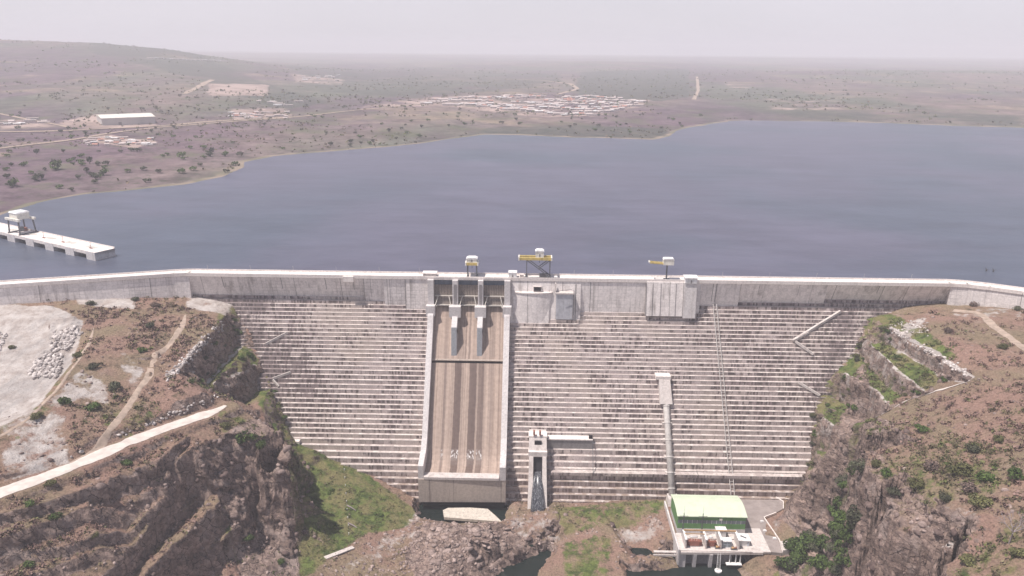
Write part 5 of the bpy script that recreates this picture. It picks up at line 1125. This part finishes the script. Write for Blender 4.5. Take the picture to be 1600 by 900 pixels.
pa_, pb_ = hit(508, 873), hit(552, 856); pm_ = MB(); pm_.beam(pa_+W(0, 0, .15), pb_+W(0, 0, .15), 2.6, .5)
tag(pm_.build('concrete_strip', MAT['cut']), 'narrow pale concrete strip lying at the lower edge of the green valley side', 'concrete strip')
for i in range(9):
    p = hit(538+i*.9, 735+i*12.5); pm_ = MB(); pm_.tube([(p[0], p[1], p[2]-.2), (p[0], p[1], p[2]+1.1)], .22, 6); tag(pm_.build('marker_post', MAT['white']), 'short white marker post in the line running down the green valley side', 'post', 'white marker posts')
for k, (u, v, lab) in enumerate([(548, 795, 'pale fallen log on the green slope, upper of two'), (550, 822, 'pale fallen log on the green slope, lower of two')]):
    a_, b_ = hit(u-6, v-4), hit(u+8, v+4); pm_ = MB(); pm_.tube([a_+W(0, 0, .3), (a_+b_)/2+W(0, 0, .6), b_+W(0, 0, .3)], [.4, .35, .2], 7); tag(pm_.build('fallen_log', MAT['dead']), lab, 'log', 'fallen logs')
# bare tree in the lower right corner
dt = thing('dead_tree', 'bare bleached dead tree leaning on the lower right slope', 'tree', tuple(hit(1576, 850)))
m = MB(); rs2 = random.Random(4)
def limb(p, d, l, r, dep):
    p = Vector(p); q_ = p+d*l*.5+Vector((rs2.uniform(-.1, .1), rs2.uniform(-.1, .1), rs2.uniform(0, .1)))*l; e = q_+(d+Vector((rs2.uniform(-.3, .3), rs2.uniform(-.3, .3), rs2.uniform(-.1, .2)))).normalized()*l*.5
    m.tube([p, q_, e], [r, r*.8, r*.6], 6)
    if dep:
        for _ in range(3): limb(e if rs2.random() < .7 else q_, (d+Vector((rs2.uniform(-.9, .9), rs2.uniform(-.9, .9), rs2.uniform(-.3, .5)))).normalized(), l*.66, r*.55, dep-1)
limb((0, 0, -.4), Vector((.12, 0, 1)).normalized(), 5.2, .34, 0); m.build('trunk', MAT['dead'], dt, local=True)
m = MB()
for _ in range(5): limb((.6, 0, 4.6), Vector((rs2.uniform(-.8, .9), rs2.uniform(-.7, .7), .8)).normalized(), 3.4, .19, 3)
m.build('branches', MAT['dead'], dt, local=True)

# scrub and tufts over both banks
N_ = 44000; X = rng.uniform(-326, 326, N_); Y = rng.uniform(185, 474, N_)
hz_ = hgt(X, Y); sl_ = samp(slope, X, Y); pl = samp(pale, X, Y); rk_ = samp(rock, X, Y); gn = samp(green, X, Y); yd = samp(yard, X, Y)
dens = .42+fbm(X, Y, 40, 4, 91)*.9+fbm(X, Y, 9, 3, 92)*.7+gn*.4-pl*1.5-rk_*.55-np.clip(sl_-.9, 0, 1)*.8
ok = (rng.uniform(0, 1, N_) < dens) & (samp(roadfree, X, Y) > .9) & (yd < .02) & (hz_ > -10) & (Y < np.interp(X, [-330, -222, -150, 150, 240, 330], [438, 466, 400, 400, 462, 445]))
X, Y, hz_, gn = X[ok], Y[ok], hz_[ok], gn[ok]; n_ = len(X); K = 11
lg = np.flatnonzero((rng.uniform(0, 1, n_) < .16+.25*(fbm(X, Y, 26, 3, 97) > .05)) & (hz_ > 55))
X, Y, hz_, gn = [np.concatenate([q_]+[q_[lg]]*4) for q_ in (X, Y, hz_, gn)]; big_ = np.concatenate([np.isin(np.arange(n_), lg), np.ones(4*len(lg), bool)]); jx = rng.normal(size=(2, len(X)))*.9*big_; X = X+jx[0]; Y = Y+jx[1]; n_ = len(X)
sz_ = rng.uniform(.4, 1.35, n_)**1.4*np.where(hz_ < 12, .8, 1.15)
c = np.stack([X, Y, hz_], 1)[:, None, :]+rng.normal(size=(n_, K, 3))*np.array([.5, .5, .28])*sz_[:, None, None]+np.array([0, 0, .32])*sz_[:, None, None]
nr = rng.normal(size=(n_, K, 3))*np.array([1, 1, .7])+np.array([0, 0, .7]); nr /= np.linalg.norm(nr, axis=2, keepdims=True)
a = np.cross(nr, rng.normal(size=(n_, K, 3))); a /= np.linalg.norm(a, axis=2, keepdims=True); b = np.cross(nr, a); s_ = (sz_[:, None]*rng.uniform(.18, .42, (n_, K)))[..., None]
q = np.stack([c-a*s_, c-b*s_, c+a*s_, c+b*s_], 2).reshape(-1, 3)
gtuft = np.clip(gn*1.3+(rng.uniform(0, 1, n_) < .16+.2*(fbm(X, Y, 30, 3, 94) > .1))*.8, 0, 1)*rng.uniform(.4, 1, n_)
tag(npmesh('dry_scrub', q, np.arange(len(q)).reshape(-1, 4), MAT['scrub'], attrs=dict(tint=np.repeat(np.clip(np.repeat(rng.uniform(.1, 1, n_), K)+rng.normal(size=n_*K)*.12, 0, 1), 4), green=np.repeat(gtuft, 4*K))), 'dry mauve and olive scrub covering both hills', 'scrub', kind='stuff')
# loose stone
def stones(name, P_, S_, mat, label, seed, tintf=None, flat_=.7, sub=6):
    g = np.random.default_rng(seed); n_ = len(P_)
    base = np.array([(1, 0, 0), (-1, 0, 0), (0, 1, 0), (0, -1, 0), (0, 0, 1), (0, 0, -1), (.6, .6, .6), (-.6, .6, .6), (.6, -.6, .6), (-.6, -.6, .6), (.6, .6, -.6), (-.6, .6, -.6), (.6, -.6, -.6), (-.6, -.6, -.6)], float)
    fs = []
    top = {(1, 1): 6, (-1, 1): 7, (1, -1): 8, (-1, -1): 9}; bot = {(1, 1): 10, (-1, 1): 11, (1, -1): 12, (-1, -1): 13}
    ring = [(1, 1), (-1, 1), (-1, -1), (1, -1)]
    for tt, cen in ((top, 4), (bot, 5)):
        for i in range(4): A_, B_ = tt[ring[i]], tt[ring[(i+1) % 4]]; fs.append((cen, A_, B_) if cen == 4 else (cen, B_, A_))
    side = {0: [(1, -1), (1, 1)], 2: [(1, 1), (-1, 1)], 1: [(-1, 1), (-1, -1)], 3: [(-1, -1), (1, -1)]}
    for cen, (A_, B_) in side.items():
        lo = [bot[A_], bot[B_], top[B_], top[A_]]
        for i in range(4): fs.append((cen, lo[i], lo[(i+1) % 4]))
    fs = np.array(fs); jit = 1+g.uniform(-.32, .32, (n_, 14, 1)); v = base[None]*jit
    sc = g.uniform(.6, 1.3, (n_, 1, 3))*np.array([1, 1, flat_]); v = v*sc*S_[:, None, None]
    an = g.uniform(0, 6.28, n_); tl = g.normal(size=n_)*.35
    x = v[..., 0]; z = v[..., 2]; x, z = x*np.cos(tl)[:, None]-z*np.sin(tl)[:, None], x*np.sin(tl)[:, None]+z*np.cos(tl)[:, None]
    y = v[..., 1]; X_ = x*np.cos(an)[:, None]-y*np.sin(an)[:, None]; Y_ = x*np.sin(an)[:, None]+y*np.cos(an)[:, None]
    v = np.stack([X_, Y_, z], -1)+P_[:, None, :]
    f = (fs[None]+14*np.arange(n_)[:, None, None]).reshape(-1, 3); ti = g.uniform(0, 1, n_) if tintf is None else tintf
    return tag(npmesh(name, v.reshape(-1, 3), f, mat, attrs=dict(tint=np.repeat(ti, 14))), label, 'stones', kind='stuff')
N_ = 30000; X = rng.uniform(-240, 260, N_); Y = rng.uniform(190, 470, N_); hz_ = hgt(X, Y); sl_ = samp(steep, X, Y); bd = samp(bed, X, Y); rk_ = samp(rock, X, Y); pl = samp(pale, X, Y); yd = samp(yard, X, Y); gn = samp(green, X, Y)
pr = .03+.16*np.clip(samp(blur(steep, 20), X, Y), 0, 1)+.5*bd+.1*rk_+.06*(fbm(X, Y, 25, 3, 95) > .25)+.12*pl-.1*gn
pr = np.where((hz_ < 1) & (hz_ > -11) & (gn < .3) & (Y < 398), pr+.45, pr)
ok = (rng.uniform(0, 1, N_) < pr) & (samp(roadfree, X, Y) > .9) & (yd < .02) & (Y < np.interp(X, [-330, -222, -150, 150, 240, 330], [438, 466, 396, 396, 462, 445])) & (hz_ > -14)
P_ = np.stack([X, Y, hz_], 1)[ok]; low = P_[:, 2] < 2
stones('loose_rock', P_, (rng.uniform(.22, 1, len(P_))**1.8*np.where(low, .95, 1.0)*1.1+.15), MAT['rockc'], 'loose broken rock on the slopes and river bed', 3, np.clip(rng.uniform(0, .8, len(P_))+np.where(low, .18, .1), 0, 1))
N_ = 16000; X = rng.uniform(-235, 235, N_); Y = rng.uniform(190, 400, N_); ok = (samp(st2, X, Y) > .35) & (rng.uniform(0, 1, N_) < .30*(1-.75*samp(led, X, Y))) & (samp(yard, X, Y) < .02) & (Y < 396)
P_ = np.stack([X[ok]+samp(DX, X[ok], Y[ok]), Y[ok]+samp(DY, X[ok], Y[ok]), hgt(X[ok], Y[ok])], 1)
stones('cliff_rubble', P_, rng.uniform(.5, 1, len(P_))**2*2.2, MAT['rockc'], 'angular broken rock breaking out of the cliff faces', 23, rng.uniform(0, .55, len(P_)), .8)
# big fractured slabs in the river bed
SL = [(u+random.uniform(-8, 8), v+random.uniform(-6, 6)) for u in range(668, 800, 12) for v in range(822, 880, 11) if not (v > 850 and u > 770)]
P_ = np.array([hit(u, v) for u, v in SL]); stones('bedrock_slab', P_+np.array([0, 0, -.2]), rng.uniform(1.3, 3.2, len(P_)), MAT['rockc'], 'large fractured slabs of bedrock below the spillway', 9, rng.uniform(.45, .95, len(P_)), .24)
# quarried blocks in rows
QB = []
for (poly, n_) in (([(84, 520), (120, 511), (130, 520), (108, 545), (85, 552), (78, 545)], 230), ([(62, 556), (100, 552), (92, 590), (52, 592), (42, 585)], 330), ([(-10, 520), (12, 524), (4, 548), (-14, 556)], 70)):
    us = [p[0] for p in poly]; vs = [p[1] for p in poly]; c_ = 0
    while c_ < n_:
        u, v = random.uniform(min(us), max(us)), random.uniform(min(vs), max(vs))
        if inpoly(np.array([u]), np.array([v]), [(a, b) for a, b in poly])[0] and math.sin(u*.75+v*.35) > -.5: QB.append((u, v)); c_ += 1
P_ = np.array([hit(u, v) for u, v in QB]); stones('quarried_blocks', P_+np.array([0, 0, .3]), rng.uniform(.5, 1.25, len(P_)), MAT['blockc'], 'rows of quarried stone blocks piled on the white quarry floor', 13, None, .9)
# pale boulders heaped along the upper left bench and the white wall on the right
QB = [(u+random.gauss(0, 3), 590-(u-262)*.95+random.gauss(0, 5)) for u in rng.uniform(262, 350, 240)]+[(random.uniform(1390, 1450), random.gauss(512, 5)) for _ in range(90)]+[(1400+t*110+random.gauss(0, 3), 522+t*62+random.gauss(0, 3)) for t in rng.uniform(0, 1, 160)]
QB += [(50+t*290+random.gauss(0, 3), 752-t*118+random.gauss(0, 2.5)-14) for t in rng.uniform(.2, 1, 90)]
P_ = np.array([hit(u, v) for u, v in QB]); P_ = P_[samp(roadfree, P_[:, 0], P_[:, 1]) > .8]; stones('pale_boulders', P_, rng.uniform(.3, 1.0, len(P_)), MAT['blockc'], 'pale boulders heaped along tracks and cut edges', 15, None, .8)

# far shore: trees one can tell apart, then the rest
ftr = []
for i in range(4):
    g = random.Random(30+i); lobes = [(0, 0, .62, .5)]+[(g.uniform(-.5, .5), g.uniform(-.5, .5), g.uniform(.4, .8), g.uniform(.25, .4)) for _ in range(5)]
    v, f, t = leaves(110, lobes, .17, 40+i); root = thing('savanna_tree', 'x', 'tree'); npmesh('crown', v, f, MAT['leafd' if i % 2 else 'leafg'], root, dict(tint=t)); mm = MB(); mm.tube([(0, 0, -.2), (.02, 0, .5)], [.07, .04], 6); mm.build('trunk', MAT['bark'], root, local=True); ftr.append(root)
FT = [(162, 274, 8, 'round dark tree closest to the reservoir bend on the left shore'), (168, 258, 6, 'dark tree just above the round one on the left shore'), (90, 265, 9, 'tall narrow dark tree on the left shore'), (140, 256, 6.5, 'dark tree between the tall one and the round one'), (20, 292, 9, 'wide yellow green tree at the left edge near the quay'), (65, 281, 8, 'wide dull tree behind the quay crane'),
      (285, 246, 8, 'dark tree below the camp, right of centre on the left shore'), (330, 240, 7, 'dark tree in the shore thicket, left end'), (352, 244, 7, 'dark tree in the middle of the shore thicket'), (377, 244, 7, 'dark tree at the right end of the shore thicket'), (368, 259, 6, 'dark tree at the tip of the little headland'), (57, 241, 7, 'dark tree standing alone far left above the shore')]
for i, (u, v, r, lab) in enumerate(FT):
    p = fhit(u, v); o = ftr[i % 4] if i < 4 else copy_tree(ftr[i % 4]); o.location = tuple(p); o.scale = (r, r, r*(1.3 if 'tall' in lab else .95)); tag(o, lab, 'tree', 'trees on the left shore')
cnt = 0
while cnt < 170:
    u = random.uniform(-20, 1120); v = random.uniform(165, 300)
    sv = np.interp(u, [a for a, b in shore_px], [b for a, b in shore_px])
    if v > sv-3 or random.random() > (.9 if fbm(np.array([u]), np.array([v*2.2]), 60, 3, 99)[0] > .02 else .25): continue
    p = fhit(u, v)
    if random.random() > 2100./p[1]*.8: continue
    o = copy_tree(random.choice(ftr)); r = random.uniform(3.5, 7); o.location = tuple(p); o.rotation_euler = (0, 0, random.uniform(0, 6)); o.scale = (r*1.1, r*1.1, r*.85)
    tag(o, 'small dark tree scattered over the dry land beyond the reservoir', 'tree', 'scattered trees beyond the reservoir'); cnt += 1
N_ = 14000; be = rng.uniform(-.85, .75, N_); Y = np.exp(rng.uniform(math.log(620), math.log(5200), N_)); X = be*Y; H_, D_ = farh(X, Y)
ok = (D_ > 6) & (rng.uniform(0, 1, N_) < .35+fbm(X, Y, 260, 4, 101)*1.5+.5*np.exp(-np.clip(D_, 0, None)/90)*(fbm(X, Y, 120, 3, 103) > 0))
tw_ = np.array([fhit(random.uniform(560, 1020), random.uniform(150, 182)) for _ in range(240)]+[fhit(random.uniform(100, 460), random.uniform(172, 232)) for _ in range(120)])
X, Y, H_ = np.concatenate([X[ok], tw_[:, 0]]), np.concatenate([Y[ok], tw_[:, 1]]), np.concatenate([H_[ok], tw_[:, 2]]); n_ = len(X); K = 7; sz_ = rng.uniform(1.0, 3.4, n_)*np.clip(Y/1500, .8, 1.5)
c = np.stack([X, Y, H_], 1)[:, None, :]+rng.normal(size=(n_, K, 3))*np.array([.6, .6, .25])*sz_[:, None, None]+np.array([0, 0, .5])*sz_[:, None, None]
nr = rng.normal(size=(n_, K, 3)); nr /= np.linalg.norm(nr, axis=2, keepdims=True); a = np.cross(nr, rng.normal(size=(n_, K, 3))); a /= np.linalg.norm(a, axis=2, keepdims=True); b = np.cross(nr, a); s_ = (sz_[:, None]*rng.uniform(.35, .7, (n_, K)))[..., None]
q = np.stack([c-a*s_, c-b*s_, c+a*s_, c+b*s_], 2).reshape(-1, 3)
tag(npmesh('distant_scrub', q, np.arange(len(q)).reshape(-1, 4), MAT['scrub'], attrs=dict(tint=np.repeat(np.repeat(rng.uniform(.1, .75, n_), K), 4), green=np.repeat(rng.uniform(.2, 1, n_), 4*K))), 'dark scrub speckling the dry land beyond the reservoir', 'scrub', kind='stuff')
# far roads
def fribbon(name, pts, wd, mat):
    Q = [fhit(u, v) for u, v in pts]; out = []
    for a, b in zip(Q[:-1], Q[1:]):
        k = max(1, int(np.linalg.norm((b-a)[:2])/18)); out += [a+(b-a)*i/k for i in range(k)]
    Q = np.array(out+[Q[-1]])
    for _ in range(5): Q[1:-1] = (Q[:-2]+Q[2:]+2*Q[1:-1])/4
    T = np.gradient(Q[:, :2], axis=0); T /= np.linalg.norm(T, axis=1)[:, None]+1e-9; Nn = np.stack([-T[:, 1], T[:, 0]], 1); s_ = np.array([-1, 0, 1])
    ww = wd/2*(1+.5*(vn(np.arange(len(Q))/3, 0*Q[:, 0], 7)-.5))
    XY = Q[:, None, :2]+Nn[:, None]*(s_[None, :, None]*ww[:, None, None]); H_, _ = farh(XY[..., 0], XY[..., 1]); v = np.concatenate([XY, (H_+.9)[..., None]], -1).reshape(-1, 3)
    ii = np.arange(len(v)).reshape(-1, 3); f = np.stack([ii[:-1, :-1], ii[:-1, 1:], ii[1:, 1:], ii[1:, :-1]], -1).reshape(-1, 4); tag(npmesh(name, v, f, mat), kind='structure')
fribbon('far_road', [(-40, 238), (40, 227), (110, 220), (180, 207), (250, 199), (330, 193), (420, 187), (480, 182), (540, 174), (600, 169), (660, 162), (720, 160)], 9, MAT['trackm'])
fribbon('far_road', [(-30, 206), (60, 207), (130, 203), (240, 198), (330, 190), (440, 184)], 12, MAT['trackm'])
fribbon('dirt_track', [(288, 147), (308, 137), (332, 125)], 16, MAT['trackm'])
fribbon('dirt_track', [(1089, 120), (1090, 130), (1091, 142), (1084, 156)], 11, MAT['trackm'])
fribbon('dirt_track', [(790, 124), (850, 126), (892, 131), (903, 139), (868, 148)], 16, MAT['trackm'])
fribbon('dirt_track', [(0, 178), (60, 190), (110, 200)], 8, MAT['trackm'])
# settlement
def house_proto(L, Wd, H, roof, shed=False, nm_='house'):
    m = MB(); m.box(-L/2, L/2, -Wd/2, Wd/2, -1.5, H); m.mi = 1
    m.profx([(-Wd/2-.4, H), (0, H+(.6 if shed else 1.7)), (Wd/2+.4, H), (Wd/2+.4, H+.15), (0, H+(.8 if shed else 1.9)), (-Wd/2-.4, H+.15)], -L/2-.4, L/2+.4); m.mi = 2
    for k in (-.28, .22): m.box(L*k-.6, L*k+.6, -Wd/2-.06, -Wd/2+.05, .9, 2.1)
    m.box(-.5, .5, -Wd/2-.06, -Wd/2+.05, 0, 2.1)
    return m.build(nm_, [MAT['house'], roof, MAT['grey']])
HP = [house_proto(11, 8, 3, MAT['roofp']), house_proto(13, 8, 3.2, MAT['roofp']), house_proto(10, 8, 3, MAT['roofr']), house_proto(24, 9, 3.4, MAT['roofp'], True), house_proto(14, 9, 3.1, MAT['white'], True)]
hused = set()
def house(k, u, v, ang, label, group, cat='house', sc=1):
    o = HP[k] if k not in hused else HP[k].copy()
    if k in hused: COL.objects.link(o)
    hused.add(k); p = fhit(u, v); o.location = tuple(p); o.rotation_euler = (0, 0, ang); o.scale = (sc, sc, sc); tag(o, label, cat, group)
town = [[(660, 163), (720, 158), (770, 160)], [(676, 158), (730, 153), (790, 154), (830, 153)], [(770, 170), (830, 174), (880, 180), (930, 180)], [(780, 165), (840, 168), (900, 172), (945, 172)], [(860, 158), (910, 156), (960, 158), (1010, 160)], [(870, 163), (930, 164), (1000, 162)],
        [(800, 161), (850, 163), (880, 167)], [(905, 169), (960, 169), (1000, 165)], [(745, 166), (800, 168), (860, 176)], [(750, 155), (800, 150), (850, 152)], [(700, 165), (740, 164), (770, 163)], [(880, 153), (930, 152), (970, 155)], [(850, 158), (900, 160), (950, 161)], [(900, 176), (940, 176), (975, 170)]]
tc_ = 0
for row in town:
    for a, b in zip(row[:-1], row[1:]):
        for i in range(9):
            t = (i+random.random()*.5)/9; kk = random.choice([0, 0, 1, 1, 2, 3, 4]); house(kk, a[0]+(b[0]-a[0])*t+random.uniform(-1, 1), a[1]+(b[1]-a[1])*t+random.uniform(-.8, .8), random.choice([0, .15, 1.6, .3])+random.uniform(-.1, .1),
                                                                    ['small whitewashed house with pale roof', 'whitewashed house with pale roof', 'small house with faded red roof', 'long pale barrack', 'white flat roofed building'][kk]+' in the far town beyond the reservoir', 'houses of the far town', 'house', random.uniform(.9, 1.35)); tc_ += 1
for i in range(26): house(random.choice([0, 4, 2, 3]), random.uniform(355, 452), 186-random.uniform(0, 10), random.uniform(0, .4), 'pale house in the hamlet right of the big warehouse', 'houses right of the warehouse', 'house', random.uniform(.6, .95))
for i in range(34): house(random.choice([0, 4, 2, 4, 3]), random.uniform(132, 248), 222+random.uniform(-6, 8), random.uniform(0, .8), 'low shed of the work camp below the big warehouse', 'sheds of the work camp', 'shed', random.uniform(.45, .8))
for i in range(16): house(random.choice([4, 3]), 236+i*7.6+random.uniform(-1, 1), 91.5+i*.28, .1, 'long white building in the row on the left hill crest', 'buildings on the hill crest', 'building', 1.1)
for i in range(14): house(random.choice([0, 4, 1]), random.uniform(458, 535), random.uniform(117, 126), .2, 'pale house in the hamlet on the hill slope above the town road', 'houses on the hill slope', 'house', 1.2)
for i in range(12): house(random.choice([0, 4, 3]), random.uniform(-5, 70), random.uniform(185, 197), .5, 'pale low house at the far left edge beside the warehouse yard', 'houses left of the warehouse', 'house', .8)
for i in range(10): house(random.choice([0, 4, 3]), random.uniform(400, 470), random.uniform(158, 166), .3, 'pale house in the lone farm cluster above the road', 'farm cluster above the road', 'house', .9)
for k in range(len(HP)): assert k in hused
a = fhit(160, 196); b = fhit(243, 193); ang = math.atan2(b[1]-a[1], b[0]-a[0]); Lw = float(np.linalg.norm((b-a)[:2]))
wh = thing('warehouse', 'big flat pale grey warehouse standing alone on the left plain', 'warehouse', (float(a[0]), float(a[1]), float(min(a[2], b[2]))-1), ang)
m = MB(); m.box(0, Lw, 0, 85, -1, 13); m.build('wall', MAT['shed'], wh, local=True)
m = MB(); m.hexa([(-1, -1, 13), (Lw+1, -1, 13), (Lw+1, 86, 13), (-1, 86, 13)], [(-1, -1, 13.6), (Lw+1, -1, 13.6), (Lw+1, 86, 13.6), (-1, 86, 13.6)]); m.profx([(-1, 13.6), (42, 16.6), (86, 13.6)], -1, Lw+1); m.build('roof', MAT['cream'], wh, local=True)
m = MB(); m.box(Lw*.3, Lw*.36, -.2, .1, 0, 6); m.build('door', MAT['grey'], wh, local=True)

# ------------------------------------------------------------------ haze
m = MB(); m.box(-17500, 17500, -300, 19000, -24, 345); hz = m.build('haze', [])
nm = bpy.data.materials.new('pale_air'); nm.use_nodes = True; t_ = nm.node_tree; t_.nodes.clear()
ov_ = t_.nodes.new('ShaderNodeOutputMaterial'); pv = t_.nodes.new('ShaderNodeVolumePrincipled'); pv.inputs['Color'].default_value = (.96, .95, 1.0, 1); pv.inputs['Density'].default_value = .00017; pv.inputs['Anisotropy'].default_value = 0.0
t_.links.new(pv.outputs[0], ov_.inputs['Volume']); hz.data.materials.append(nm); tag(hz, kind='stuff')
